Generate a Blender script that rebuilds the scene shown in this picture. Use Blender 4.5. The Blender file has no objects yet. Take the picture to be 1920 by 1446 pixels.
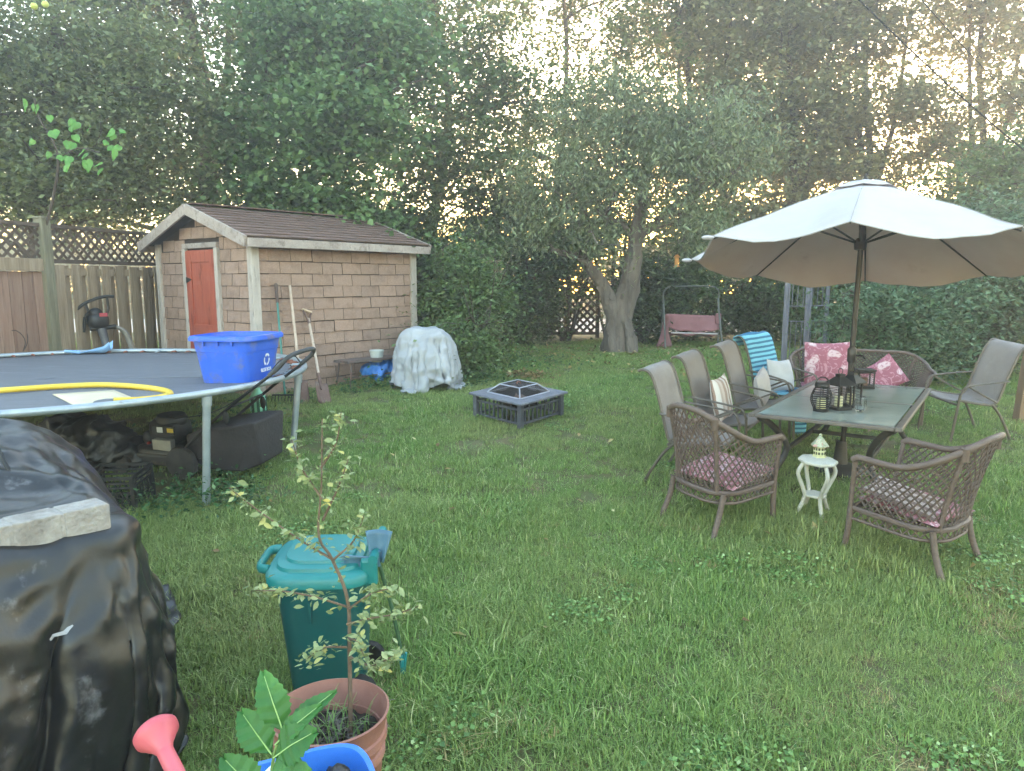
import bpy, math, random
import numpy as np
from mathutils import Vector, Matrix, Euler, noise
PI = math.pi
R = math.radians
random.seed(7)
rng = np.random.default_rng(7)
scene = bpy.context.scene
COL = scene.collection

# ------------------------------------------------------------------ camera
cd = bpy.data.cameras.new("camera"); cam = bpy.data.objects.new("camera", cd); COL.objects.link(cam)
cd.sensor_width = 36.0; cd.lens = 25.31; cd.clip_end = 900.0; cd.clip_start = 0.05
cam.location = (0, 0, 2.08); cam.rotation_euler = (R(90 - 8.22), 0, 0)
scene.camera = cam
# ------------------------------------------------------------------ sky and sun (sun about to set behind the trees)
SUN_EL, SUN_AZ = R(6.0), R(16)          # azimuth measured from +Y towards +X
world = bpy.data.worlds.new("World"); scene.world = world; world.use_nodes = True
wn = world.node_tree.nodes; wl = world.node_tree.links
sky = wn.new("ShaderNodeTexSky"); sky.sky_type = 'NISHITA'; sky.sun_disc = False
sky.sun_elevation = SUN_EL; sky.sun_rotation = SUN_AZ
sky.air_density = 1.2; sky.dust_density = 1.0; sky.ozone_density = 1.1
wl.new(sky.outputs[0], wn["Background"].inputs[0]); wn["Background"].inputs[1].default_value = 0.15
sd = bpy.data.lights.new("sun", 'SUN'); sd.energy = 0.6; sd.angle = R(3); sd.color = (1.0, 0.72, 0.42)
sun = bpy.data.objects.new("sun", sd); COL.objects.link(sun)
sdir = Vector((math.sin(SUN_AZ) * math.cos(SUN_EL), math.cos(SUN_AZ) * math.cos(SUN_EL), math.sin(SUN_EL)))
sun.rotation_euler = sdir.to_track_quat('Z', 'Y').to_euler()
vs = scene.view_settings
vs.view_transform = 'Standard'; vs.look = 'None'; vs.gamma = 1.0; vs.use_curve_mapping = False
vs.exposure = 3.85
cy = scene.cycles
cy.use_denoising = True; cy.use_adaptive_sampling = True; cy.adaptive_threshold = .02; cy.adaptive_min_samples = 16; cy.max_bounces = 5; cy.diffuse_bounces = 2; cy.glossy_bounces = 3
cy.transmission_bounces = 6; cy.transparent_max_bounces = 12; cy.volume_bounces = 0
cy.sample_clamp_indirect = 6.0; cy.caustics_reflective = False; cy.caustics_refractive = False

# ------------------------------------------------------------------ helpers
def gz(y):
    if y < 8: return .083 * y
    if y < 13:
        t = (y - 8) / 5; return .664 + .415 * (t - .5 * t * t)
    return .8715
SLOPE = math.atan(.083)

def lin(h):
    h = h.lstrip('#')
    return tuple((c / 12.92 if c <= .04045 else ((c + .055) / 1.055) ** 2.4) for c in (int(h[i:i + 2], 16) / 255 for i in (0, 2, 4))) + (1,)

class MB:
    def __init__(s): s.v = []; s.f = []
    def box(s, c, d, M=None):
        M = M or Matrix.Identity(3); n = len(s.v); c = Vector(c)
        for sx in (-.5, .5):
            for sy in (-.5, .5):
                for sz in (-.5, .5):
                    s.v.append(c + M @ Vector((sx * d[0], sy * d[1], sz * d[2])))
        s.f += [tuple(n + i for i in q) for q in ((0, 1, 3, 2), (4, 6, 7, 5), (0, 4, 5, 1), (2, 3, 7, 6), (0, 2, 6, 4), (1, 5, 7, 3))]
        return s
    def bar(s, a, b, w, t, up=(0, 0, 1)):
        a = Vector(a); b = Vector(b); d = (b - a); L = d.length; d.normalize()
        x = d.cross(Vector(up))
        if x.length < 1e-4: x = d.cross(Vector((1, 0, 0)))
        x.normalize(); z = x.cross(d)
        return s.box((a + b) / 2, (w, L, t), Matrix((x, d, z)).transposed())
    def tube(s, pts, r, n=8, closed=False, flat=1.0):
        pts = [Vector(p) for p in pts]; m = len(pts); base = len(s.v)
        rs = r if isinstance(r, (list, tuple)) else [r] * m
        up = None
        for i, p in enumerate(pts):
            if closed: t = pts[(i + 1) % m] - pts[i - 1]
            else: t = pts[min(i + 1, m - 1)] - pts[max(i - 1, 0)]
            if t.length < 1e-9: t = Vector((0, 0, 1))
            t.normalize()
            if up is None:
                up = Vector((0, 0, 1)) if abs(t.z) < .9 else Vector((1, 0, 0))
            x = t.cross(up); x.normalize(); y = x.cross(t); y.normalize(); up = y
            for k in range(n):
                a = 2 * PI * k / n
                s.v.append(p + rs[i] * (math.cos(a) * x + flat * math.sin(a) * y))
        for i in range(m if closed else m - 1):
            j = (i + 1) % m
            for k in range(n):
                l = (k + 1) % n
                s.f.append((base + i * n + k, base + i * n + l, base + j * n + l, base + j * n + k))
        if not closed:
            s.f.append(tuple(base + k for k in range(n))[::-1])
            s.f.append(tuple(base + (m - 1) * n + k for k in range(n)))
        return s
    def lathe(s, prof, n=24, c=(0, 0, 0), M=None):
        c = Vector(c); M = M or Matrix.Identity(3); base = len(s.v)
        for (r, z) in prof:
            for k in range(n):
                a = 2 * PI * k / n
                s.v.append(c + M @ Vector((r * math.cos(a), r * math.sin(a), z)))
        for i in range(len(prof) - 1):
            for k in range(n):
                l = (k + 1) % n
                s.f.append((base + i * n + k, base + i * n + l, base + (i + 1) * n + l, base + (i + 1) * n + k))
        if prof[0][0] > 1e-4: s.f.append(tuple(base + k for k in range(n))[::-1])
        if prof[-1][0] > 1e-4: s.f.append(tuple(base + (len(prof) - 1) * n + k for k in range(n)))
        return s
    def grid(s, fn, nu, nv, cu=False):
        base = len(s.v)
        for i in range(nu + (0 if cu else 1)):
            for j in range(nv + 1):
                s.v.append(Vector(fn(i / nu, j / nv)))
        w = nv + 1
        for i in range(nu):
            i2 = (i + 1) % nu if cu else i + 1
            for j in range(nv):
                s.f.append((base + i * w + j, base + i2 * w + j, base + i2 * w + j + 1, base + i * w + j + 1))
        return s
    def poly(s, pts):
        n = len(s.v); s.v += [Vector(p) for p in pts]; s.f.append(tuple(range(n, n + len(pts)))); return s
    def prism(s, pts, off):
        n = len(s.v); m = len(pts); off = Vector(off)
        s.v += [Vector(p) for p in pts] + [Vector(p) + off for p in pts]
        s.f.append(tuple(range(n, n + m))[::-1]); s.f.append(tuple(range(n + m, n + 2 * m)))
        for i in range(m):
            j = (i + 1) % m
            s.f.append((n + i, n + j, n + m + j, n + m + i))
        return s
    def ell(s, c, r, nu=14, nv=9, p=1.0, M=None):
        M = M or Matrix.Identity(3); c = Vector(c)
        sp = lambda a: math.copysign(abs(a) ** p, a)
        def fn(u, v):
            a = 2 * PI * u; b = PI * (v - .5) * .998
            return c + M @ Vector((r[0] * sp(math.cos(b)) * sp(math.cos(a)), r[1] * sp(math.cos(b)) * sp(math.sin(a)), r[2] * sp(math.sin(b))))
        return s.grid(fn, nu, nv, True)
    def mesh(s, name):
        me = bpy.data.meshes.new(name); me.from_pydata([tuple(v) for v in s.v], [], s.f); me.update(); return me
    def build(s, name, m, parent=None, smooth=False, bevel=0, solid=0, sub=0, label=None, off=0):
        o = bpy.data.objects.new(name, s.mesh(name)); COL.objects.link(o)
        o.data.materials.append(m)
        if smooth: o.data.shade_smooth(); o.data.set_sharp_from_angle(angle=R(50))
        if parent: o.parent = parent
        if solid:
            md = o.modifiers.new("solid", 'SOLIDIFY'); md.thickness = solid; md.offset = off
        if bevel:
            md = o.modifiers.new("bevel", 'BEVEL'); md.width = bevel; md.segments = 2; md.limit_method = 'ANGLE'
        if sub:
            md = o.modifiers.new("sub", 'SUBSURF'); md.levels = sub; md.render_levels = sub
        if label: o["label"] = label
        return o

def tag(o, label, cat=None, group=None, kind=None):
    if label: o["label"] = label
    if cat: o["category"] = cat
    if group: o["group"] = group
    if kind: o["kind"] = kind
    return o
def thing(name, label, cat, x, y, z=None, rz=0, group=None, tilt=True):
    o = bpy.data.objects.new(name, None); COL.objects.link(o); o.empty_display_size = .1
    zz = gz(y) if z is None else z
    M = Matrix.Translation((x, y, zz))
    if tilt: M = M @ Matrix.Rotation(SLOPE, 4, 'X')
    o.matrix_world = M @ Matrix.Rotation(rz, 4, 'Z')
    return tag(o, label, cat, group)
def struct(o): o["kind"] = "structure"; return o
def link(name, me, m=None, parent=None):
    o = bpy.data.objects.new(name, me); COL.objects.link(o)
    if m and not me.materials: me.materials.append(m)
    if parent: o.parent = parent
    return o
def bez(pts, n=8):
    """Catmull-Rom through points"""
    P = [Vector(p) for p in pts]; P = [2 * P[0] - P[1]] + P + [2 * P[-1] - P[-2]]; out = []
    for i in range(1, len(P) - 2):
        for k in range(n):
            t = k / n; a, b, c, d = P[i - 1], P[i], P[i + 1], P[i + 2]
            out.append(.5 * ((2 * b) + (-a + c) * t + (2 * a - 5 * b + 4 * c - d) * t * t + (-a + 3 * b - 3 * c + d) * t ** 3))
    out.append(P[-2]); return out
def arc(c, r, a0, a1, n=12, plane='xy'):
    out = []
    for k in range(n + 1):
        a = a0 + (a1 - a0) * k / n
        p = (r * math.cos(a), r * math.sin(a))
        out.append(Vector(c) + (Vector((p[0], p[1], 0)) if plane == 'xy' else Vector((p[0], 0, p[1])) if plane == 'xz' else Vector((0, p[0], p[1]))))
    return out

# ------------------------------------------------------------------ materials
def mat(name, c1, c2=None, rough=.7, scale=6.0, detail=5, stretch=None, bump=0.0, bscale=None, c3=None, c3s=1.5, c3t=(.55, .7), metal=0, spec=.5, rnd=0.0, trans=0.0, coat=0, rv=0.0, crumple=0):
    m = bpy.data.materials.new(name); m.use_nodes = True; nt = m.node_tree; N = nt.nodes; L = nt.links
    b = N["Principled BSDF"]; b.inputs["Roughness"].default_value = rough; b.inputs["Metallic"].default_value = metal
    b.inputs["Specular IOR Level"].default_value = spec
    if coat: b.inputs["Coat Weight"].default_value = coat
    tc = N.new("ShaderNodeTexCoord"); vec = tc.outputs["Object"]
    if stretch:
        mp = N.new("ShaderNodeMapping"); mp.inputs["Scale"].default_value = stretch; L.new(vec, mp.inputs[0]); vec = mp.outputs[0]
    oi = N.new("ShaderNodeObjectInfo")
    ad = N.new("ShaderNodeVectorMath"); ad.operation = 'ADD'; L.new(vec, ad.inputs[0])
    cm = N.new("ShaderNodeVectorMath"); cm.operation = 'SCALE'; cm.inputs[0].default_value = (13, 7, 5); L.new(oi.outputs["Random"], cm.inputs["Scale"])
    L.new(cm.outputs[0], ad.inputs[1]); vec = ad.outputs[0]
    nz = N.new("ShaderNodeTexNoise"); nz.inputs["Scale"].default_value = scale; nz.inputs["Detail"].default_value = detail; nz.inputs["Roughness"].default_value = .6
    L.new(vec, nz.inputs["Vector"])
    c2 = c2 or c1
    rp = N.new("ShaderNodeValToRGB"); rp.color_ramp.elements[0].position = .33; rp.color_ramp.elements[1].position = .68
    rp.color_ramp.elements[0].color = lin(c1); rp.color_ramp.elements[1].color = lin(c2)
    L.new(nz.outputs["Fac"], rp.inputs[0]); col = rp.outputs[0]
    if c3:
        n3 = N.new("ShaderNodeTexNoise"); n3.inputs["Scale"].default_value = c3s; n3.inputs["Detail"].default_value = 6; n3.inputs["Roughness"].default_value = .7
        L.new(vec, n3.inputs["Vector"])
        mr = N.new("ShaderNodeMapRange"); mr.inputs[1].default_value = c3t[0]; mr.inputs[2].default_value = c3t[1]; L.new(n3.outputs["Fac"], mr.inputs[0])
        mx = N.new("ShaderNodeMix"); mx.data_type = 'RGBA'; L.new(mr.outputs[0], mx.inputs[0]); L.new(col, mx.inputs[6]); mx.inputs[7].default_value = lin(c3); col = mx.outputs[2]
    if rnd:
        hs = N.new("ShaderNodeHueSaturation"); L.new(col, hs.inputs["Color"])
        mr = N.new("ShaderNodeMapRange"); mr.inputs[3].default_value = 1 - rnd; mr.inputs[4].default_value = 1 + rnd; L.new(oi.outputs["Random"], mr.inputs[0])
        L.new(mr.outputs[0], hs.inputs["Value"]); col = hs.outputs[0]
    L.new(col, b.inputs["Base Color"])
    if rv:
        mr = N.new("ShaderNodeMapRange"); mr.inputs[3].default_value = rough - rv; mr.inputs[4].default_value = rough + rv; L.new(nz.outputs["Fac"], mr.inputs[0]); L.new(mr.outputs[0], b.inputs["Roughness"])
    if bump:
        bp = N.new("ShaderNodeBump"); bp.inputs["Strength"].default_value = bump; bp.inputs["Distance"].default_value = .02
        if bscale:
            nb = N.new("ShaderNodeTexNoise"); nb.inputs["Scale"].default_value = bscale; nb.inputs["Detail"].default_value = 6; L.new(vec, nb.inputs["Vector"]); L.new(nb.outputs["Fac"], bp.inputs["Height"])
        else: L.new(nz.outputs["Fac"], bp.inputs["Height"])
        L.new(bp.outputs[0], b.inputs["Normal"])
    if crumple:
        wp_ = N.new("ShaderNodeVectorMath"); wp_.operation = 'MULTIPLY_ADD'; L.new(nz.outputs["Color"], wp_.inputs[0]); wp_.inputs[1].default_value = (.12,) * 3; L.new(vec, wp_.inputs[2])
        hts = []
        for s_ in (crumple, crumple * 2.3):
            vo = N.new("ShaderNodeTexVoronoi"); vo.inputs["Scale"].default_value = s_; L.new(wp_.outputs[0], vo.inputs["Vector"]); hts.append(vo.outputs["Distance"])
        ma = N.new("ShaderNodeMath"); ma.operation = 'MULTIPLY_ADD'; L.new(hts[1], ma.inputs[0]); ma.inputs[1].default_value = .4; L.new(hts[0], ma.inputs[2])
        bp = N.new("ShaderNodeBump"); bp.inputs["Strength"].default_value = .4; bp.inputs["Distance"].default_value = .2 / crumple; L.new(ma.outputs[0], bp.inputs["Height"]); L.new(bp.outputs[0], b.inputs["Normal"])
    if trans:
        tr = N.new("ShaderNodeBsdfTranslucent"); L.new(col, tr.inputs[0]); ms = N.new("ShaderNodeMixShader"); ms.inputs[0].default_value = trans
        L.new(b.outputs[0], ms.inputs[1]); L.new(tr.outputs[0], ms.inputs[2]); L.new(ms.outputs[0], N["Material Output"].inputs[0])
    return m

def leaf_mat(name, dark, light, extra=None, trans=.35, rough=.45, pos_noise=None, spec=.4):
    m = bpy.data.materials.new(name); m.use_nodes = True; N = m.node_tree.nodes; L = m.node_tree.links
    b = N["Principled BSDF"]; b.inputs["Roughness"].default_value = rough; b.inputs["Specular IOR Level"].default_value = spec
    at = N.new("ShaderNodeAttribute"); at.attribute_name = "tint"
    rp = N.new("ShaderNodeValToRGB"); e = rp.color_ramp.elements
    e[0].color = lin(dark); e[1].color = lin(light); e[1].position = .92
    if extra:
        x = e.new(1.0); x.color = lin(extra)
    fac = at.outputs["Fac"]
    if pos_noise:
        ge = N.new("ShaderNodeNewGeometry"); nz = N.new("ShaderNodeTexNoise"); nz.inputs["Scale"].default_value = pos_noise[0]; nz.inputs["Detail"].default_value = 4
        L.new(ge.outputs["Position"], nz.inputs["Vector"])
        mr = N.new("ShaderNodeMapRange"); mr.inputs[1].default_value = .35; mr.inputs[2].default_value = .68; L.new(nz.outputs["Fac"], mr.inputs[0])
        mx = N.new("ShaderNodeMix"); mx.data_type = 'RGBA'; L.new(mr.outputs[0], mx.inputs[0])
        rp2 = N.new("ShaderNodeValToRGB"); rp2.color_ramp.elements[0].color = lin(pos_noise[1]); rp2.color_ramp.elements[1].color = lin(pos_noise[2])
        L.new(fac, rp.inputs[0]); L.new(fac, rp2.inputs[0]); L.new(rp.outputs[0], mx.inputs[6]); L.new(rp2.outputs[0], mx.inputs[7]); col = mx.outputs[2]
    else:
        L.new(fac, rp.inputs[0]); col = rp.outputs[0]
    L.new(col, b.inputs["Base Color"])
    tr = N.new("ShaderNodeBsdfTranslucent"); L.new(col, tr.inputs[0]); ms = N.new("ShaderNodeMixShader"); ms.inputs[0].default_value = trans
    L.new(b.outputs[0], ms.inputs[1]); L.new(tr.outputs[0], ms.inputs[2]); L.new(ms.outputs[0], N["Material Output"].inputs[0])
    return m

def glass_mat(name, tint='#ffffff', rough=.02, alpha=.25, col='#1b2220'):
    """thin dark-tinted pane: glossy film over a partly see-through sheet"""
    m = bpy.data.materials.new(name); m.use_nodes = True; N = m.node_tree.nodes; L = m.node_tree.links
    b = N["Principled BSDF"]; b.inputs["Base Color"].default_value = lin(col); b.inputs["Roughness"].default_value = rough; b.inputs["IOR"].default_value = 1.5
    b.inputs["Alpha"].default_value = alpha
    return m
# ------------------------------------------------------------------ ground
M_soil = mat("lawn_soil", '#5c5236', '#736845', rough=.95, scale=3, c3='#566034', c3s=9, c3t=(.42, .6), bump=.6, bscale=40)
M_far = mat("meadow_ground", '#4a5a2c', '#63703a', rough=.95, scale=.6, bump=.4, bscale=6)
ys = np.unique(np.concatenate([np.linspace(-40, -3, 8), np.linspace(-3, 16, 77), np.geomspace(16, 75, 12)]))
xs = np.unique(np.concatenate([np.linspace(-72, -14, 8), np.linspace(-14, 14, 57), np.linspace(14, 72, 8)]))
g = MB()
for y in ys:
    for x in xs:
        wob = .012 * noise.noise(Vector((x * .9, y * .9, 0))) if abs(x) < 14 and -3 < y < 16 else 0
        g.v.append(Vector((x, y, gz(max(y, -3)) + wob)))
nx = len(xs)
for j in range(len(ys) - 1):
    for i in range(nx - 1):
        g.f.append((j * nx + i, j * nx + i + 1, (j + 1) * nx + i + 1, (j + 1) * nx + i))
struct(g.build("ground", M_soil, smooth=True))
M_conc = mat("pale_concrete", '#b9aca0', '#cfc4ba', rough=.9, scale=3, bump=.2, bscale=50)
rd = MB().poly([(-70, 17.2, .8765), (70, 17.2, .8765), (70, 23.5, .8765), (-70, 23.5, .8765)])
struct(rd.build("road", M_conc))

# ------------------------------------------------------------------ leaf and blade meshes
def tri_mesh(name, V, F, tint, m=None):
    me = bpy.data.meshes.new(name); V = np.asarray(V, np.float32); F = np.asarray(F, np.int32)
    me.vertices.add(len(V)); me.vertices.foreach_set("co", V.ravel())
    me.loops.add(F.size); me.loops.foreach_set("vertex_index", F.ravel())
    me.polygons.add(len(F)); me.polygons.foreach_set("loop_start", np.arange(0, F.size, 3, dtype=np.int32))
    me.update(calc_edges=True)
    a = me.attributes.new("tint", 'FLOAT', 'POINT'); a.data.foreach_set("value", np.asarray(tint, np.float32))
    if m: me.materials.append(m)
    return me
def unit(a): return a / np.maximum(np.linalg.norm(a, axis=1, keepdims=True), 1e-9)
def leaf_mesh(name, C, size, tint, m, aspect=.55, droop=.35, up=1.1, fold=.16, vary=.35):
    n = len(C); ph = rng.uniform(0, 2 * PI, n)
    a = unit(np.stack([np.cos(ph), np.sin(ph), rng.normal(-droop, .45, n)], 1))
    nr = rng.normal(0, 1, (n, 3)) * .7 + np.array([0, 0, up])
    sd_ = unit(np.cross(a, nr)); nn = np.cross(sd_, a)
    l = (size * rng.uniform(1 - vary, 1 + vary, n))[:, None]; w = l * aspect
    v = np.empty((n, 4, 3)); v[:, 0] = C - a * l * .5; v[:, 2] = C + a * l * .5
    v[:, 1] = C + sd_ * w * .5 + nn * w * fold - a * l * .06; v[:, 3] = C - sd_ * w * .5 + nn * w * fold - a * l * .06
    i = np.arange(n)[:, None] * 4
    F = np.concatenate([i + np.array([[0, 3, 2]]), i + np.array([[0, 2, 1]])], 1).reshape(-1, 3)
    return tri_mesh(name, v.reshape(-1, 3), F, np.repeat(tint, 4), m)
def leaf6_mesh(name, C, size, tint, m, aspect=.5, droop=.2, up=1.0, fold=.2):
    n = len(C); ph = rng.uniform(0, 2 * PI, n); a = unit(np.stack([np.cos(ph), np.sin(ph), rng.normal(-droop, .4, n)], 1))
    nr = rng.normal(0, 1, (n, 3)) * .6 + np.array([0, 0, up]); sd_ = unit(np.cross(a, nr)); nn = np.cross(sd_, a)
    l = (size * rng.uniform(.55, 1.3, n))[:, None]; w = l * aspect * .5; v = np.empty((n, 8, 3))
    for k, (t, s, h) in enumerate(((0, 0, 0), (.28, .85, .5), (.58, .9, .5), (1, 0, -.5), (.58, -.9, .5), (.28, -.85, .5), (.3, 0, 0), (.62, 0, -.1))):
        v[:, k] = C + a * l * (t - .1) + sd_ * w * s + nn * w * h * fold * 2
    i = np.arange(n)[:, None] * 8
    T = [[0, 6, 1], [1, 6, 2], [2, 6, 7], [2, 7, 3], [3, 7, 4], [4, 7, 6], [4, 6, 5], [5, 6, 0]]
    F = np.concatenate([i + np.array([t]) for t in T], 1).reshape(-1, 3)
    return tri_mesh(name, v.reshape(-1, 3), F, np.repeat(tint, 8), m)
def crown_points(blobs, n, per=26, spread=.2, flat=.6, shell=2.6):
    vol = np.array([b[1][0] * b[1][1] * b[1][2] * (b[2] if len(b) > 2 else 1) for b in blobs]) ** .75; vol /= vol.sum()
    C = []; T = []; K = []
    for b, f in zip(blobs, vol):
        k = max(3, int(n * f / per)); d = unit(rng.normal(0, 1, (k, 3))); r = rng.uniform(0, 1, k) ** (1 / shell)
        cl = np.array(b[0]) + d * r[:, None] * np.array(b[1]); K.append(cl)
        ct = rng.uniform(0, 1, k)
        ax = unit(np.stack([d[:, 0], d[:, 1], d[:, 2] * .3 + rng.normal(-.15, .25, k)], 1))
        sp = spread * rng.uniform(.6, 1.5, k)
        t = rng.normal(0, 1, (k, per, 1))
        P = cl[:, None, :] + ax[:, None, :] * t * sp[:, None, None] * 1.3 + rng.normal(0, 1, (k, per, 3)) * sp[:, None, None] * np.array([.6, .6, flat * .6])
        C.append(P.reshape(-1, 3)); T.append((.55 * np.repeat(ct, per) + .45 * rng.uniform(0, 1, k * per)))
    return np.concatenate(C), np.clip(np.concatenate(T), 0, 1), np.concatenate(K)
M_bark = mat("dark_bark", '#3b322b', '#5d5249', rough=.95, scale=14, stretch=(1, 1, .25), bump=.9, bscale=22)
M_bark2 = mat("grey_bark", '#5a5049', '#80756b', rough=.95, scale=9, stretch=(1, 1, .2), c3='#3d342d', c3s=6, bump=1.0, bscale=16)
def tree(name, label, x, y, path, rad, blobs, n, leaf, m, bark=None, group=None, nb=26, aspect=.55, droop=.35, spread=.2, extra_limbs=(), per=26, twig=.012):
    """path: trunk points (absolute); blobs: [(centre, radii)]"""
    z0 = gz(y) - .05
    t = thing(name, label, 'tree' if 'tree' in name else 'shrub', x, y, z0, tilt=False, group=group); B = Vector((x, y, z0))
    C, T, K = crown_points(blobs, int(n * (3.5 if 'poplar' in name else 3.3 if 'apple' in name or x < -5.5 else 2.6 if 'tree' in name else 2.4)), per, spread)
    tm = MB(); sd__ = 20 if bark else 9; bn = 16 if bark else 5; pts = bez([Vector(p) - B for p in path], bn)
    wob = [p + Vector((noise.noise(p * .5 + B) * .08, noise.noise(p * .6 - B) * .08, 0)) for p in pts]
    m_ = len(wob); tm.tube(wob, [rad * (1.28 if i == 0 else 1) * (1 - .8 * i / (m_ - 1)) + .012 for i in range(m_)], sd__)
    for (lp, lr) in extra_limbs:
        lq = bez([Vector(p) - B for p in lp], bn); k = len(lq)
        lq = [p + Vector((noise.noise(p * .9) * .05, noise.noise(p * 1.1 + B) * .05, 0)) if 0 < i < k - 1 else p for i, p in enumerate(lq)]
        tm.tube(lq, [lr * (1 - .75 * i / (k - 1)) + .008 for i in range(k)], 14 if bark else 7); wob = wob + lq
    idx = rng.choice(len(K), min(nb, len(K)), replace=False)
    for i in idx:
        e = Vector(K[i]) - B
        s_ = min((p for p in wob if p.z < e.z + .2), key=lambda p: (p - e).length + .4 * abs(p.z - (e.z - .5)), default=wob[-1])
        mid = s_.lerp(e, .5) + Vector((rng.normal(0, .12), rng.normal(0, .12), .12 + rng.normal(0, .1)))
        br = bez([s_, mid, e], 4); L_ = (e - s_).length; r0 = min(.012 + .014 * L_, rad * .5)
        tm.tube(br, [r0 * (1 - .8 * q / (len(br) - 1)) + .003 for q in range(len(br))], 5)
        for _ in range(3):
            q = br[rng.integers(2, len(br))]; e2 = q + Vector(rng.normal(0, .35, 3)); e2.z += .05
            tm.tube([q, (q + e2) / 2 + Vector(rng.normal(0, .03, 3)), e2], [.007, .005, .002], 4)
    if bark:
        for v in tm.v:
            q = Vector((v.x * 8, v.y * 8, v.z * 1.5)); d_ = (abs(noise.noise(q)) - .25) * .09 + noise.noise(q * 2.6) * .025; v.x += d_; v.y += d_ * .8
    tm.build("trunk", bark or M_bark, t, smooth=True)
    link("crown", leaf_mesh("crown", C - np.array(B), leaf, T, m, aspect, droop), parent=t)
    return t
L_grey = leaf_mat("greygreen_leaves", '#4a5537', '#8d9868', '#c0be90')
L_dark = leaf_mat("dark_leaves", '#354229', '#6d7f52', '#a5ab78')
L_green = leaf_mat("fresh_leaves", '#425a35', '#7f9d62', '#bcc880')
L_mid = leaf_mat("mid_leaves", '#3f5230', '#7b9258', '#b2b874')
L_drp = leaf_mat("drooping_leaves", '#525c41', '#98a278', '#cbcb9e')
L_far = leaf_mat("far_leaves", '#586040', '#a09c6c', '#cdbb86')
L_blue = leaf_mat("bluegreen_shrub_leaves", '#3c5038', '#7f9a74', '#bcc9a2')
G = "trees standing behind the yard"
# left: apple tree behind the side fence
ta = tree("apple_tree", "spreading apple tree behind the fence at far left, two yellow apples high up", -7.3, 11.2,
     [(-7.3, 11.2, .7), (-7.25, 11.15, 2.2), (-7.0, 11, 3.6), (-6.6, 10.8, 4.8), (-6.3, 10.6, 5.8)], .17,
     [((-6.9, 10.7, 5.0), (1.9, 1.3, 1.1)), ((-5.3, 10.8, 4.6), (1.3, 1.1, 1.3)), ((-6.7, 10.4, 3.6), (1.7, 1.0, .7)), ((-8.3, 10.9, 4.2), (1.4, 1.1, 1.6)), ((-5.4, 10.9, 3.3), (.9, .8, .45), .7)], 17500, .085, L_grey, group=G, nb=46)
AP = mat("apple_skin", '#b9c25a', '#ccd070', rough=.4)
for (ax, ay, az) in ((-5.86, 9.4, 5.42), (-5.75, 9.45, 5.46)):
    MB().lathe([(0, -.028), (.022, -.036), (.04, -.015), (.042, .008), (.028, .033), (.006, .026), (0, .02)], 12, (ax + 7.3, ay - 11.2, az - gz(11.2) + .05)).build("apple", AP, ta, smooth=True)
tree("maple_tree", "tall dark trunked tree rising behind the shed's left gable corner", -5.9, 14.2,
     [(-5.9, 14.2, .8), (-5.85, 14.2, 3.2), (-5.8, 14.2, 5.2), (-6.05, 14.3, 7.2), (-6.1, 14.3, 9.6)], .24,
     [((-6.3, 14, 7.9), (1.8, 1.4, 1.8)), ((-7.8, 14.4, 6.6), (1.7, 1.3, 1.8)), ((-4.6, 14.2, 7.2), (1.0, 1, 1.3)), ((-8.6, 14.6, 4.0), (1.6, 1.2, 1.4)), ((-6.3, 14.4, 4.3), (1.1, 1, 1.1), .6)], 13500, .1, L_dark, group=G, nb=40,
     extra_limbs=[([(-5.82, 14.2, 4.6), (-5.4, 14.2, 5.8), (-5.2, 14.2, 7.6)], .1)])
tree("maple_tree", "forked green maple leaning its boughs over the shed roof", -4.55, 12.6,
     [(-4.55, 12.6, .8), (-4.5, 12.6, 2.3), (-4.38, 12.6, 3.4), (-4.2, 12.5, 4.6), (-3.9, 12.4, 6.8)], .15,
     [((-3.4, 12.2, 5.9), (1.15, .9, 1.2)), ((-2.9, 11.4, 4.4), (1.25, .9, .8)), ((-3.9, 11.3, 3.5), (1.0, .6, .5)), ((-2.7, 11.3, 3.1), (.95, .6, .5)), ((-2.1, 12.0, 5.6), (1.0, .8, .9)), ((-4.3, 12.0, 4.6), (.7, .6, .9), .6)], 13500, .105, L_green, group=G, nb=40, aspect=.75,
     extra_limbs=[([(-4.52, 12.6, 2.2), (-4.75, 12.6, 3.0), (-5.2, 12.6, 4.4)], .09), ([(-4.4, 12.6, 3.3), (-3.9, 12.2, 4.0), (-3.0, 11.6, 4.5)], .06)])
tree("maple_tree", "broad hazy tree filling the middle of the view behind the shed's far end", -1.6, 15.2,
     [(-1.6, 15.2, .8), (-1.6, 15.2, 3.2), (-1.3, 15.2, 5.8), (-1.7, 15.2, 8.8)], .13,
     [((-1.9, 15, 7.3), (1.8, 1.2, 1.6)), ((-2.2, 14.6, 4.9), (1.5, 1, 1.1)), ((-.4, 14.8, 5.9), (1.3, 1, 1.2)), ((-.9, 14.2, 4.2), (1.3, .9, .9)), ((-2.4, 14.2, 3.2), (1.3, .8, .8))], 14000, .105, L_mid, group=G, nb=34)
tree("maple_tree", "slim tree between the middle tree and the forked lawn tree", .9, 16.5,
     [(.9, 16.5, .8), (.9, 16.5, 3.5), (1.25, 16.5, 6.5), (.9, 16.5, 9.4)], .09,
     [((1.3, 16.5, 8.4), (2.2, 1.2, 1.6)), ((2.6, 16.9, 6.9), (1.3, 1, 1.3)), ((-.1, 16.5, 9.3), (1.6, 1, 1.0)), ((.3, 16.2, 5.4), (1.4, 1, 1.3)), ((1.6, 16.3, 5.6), (1.2, 1, 1.2)), ((.3, 16.2, 3.6), (1.2, .8, .9))], 10500, .105, L_mid, group=G, nb=30)
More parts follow.
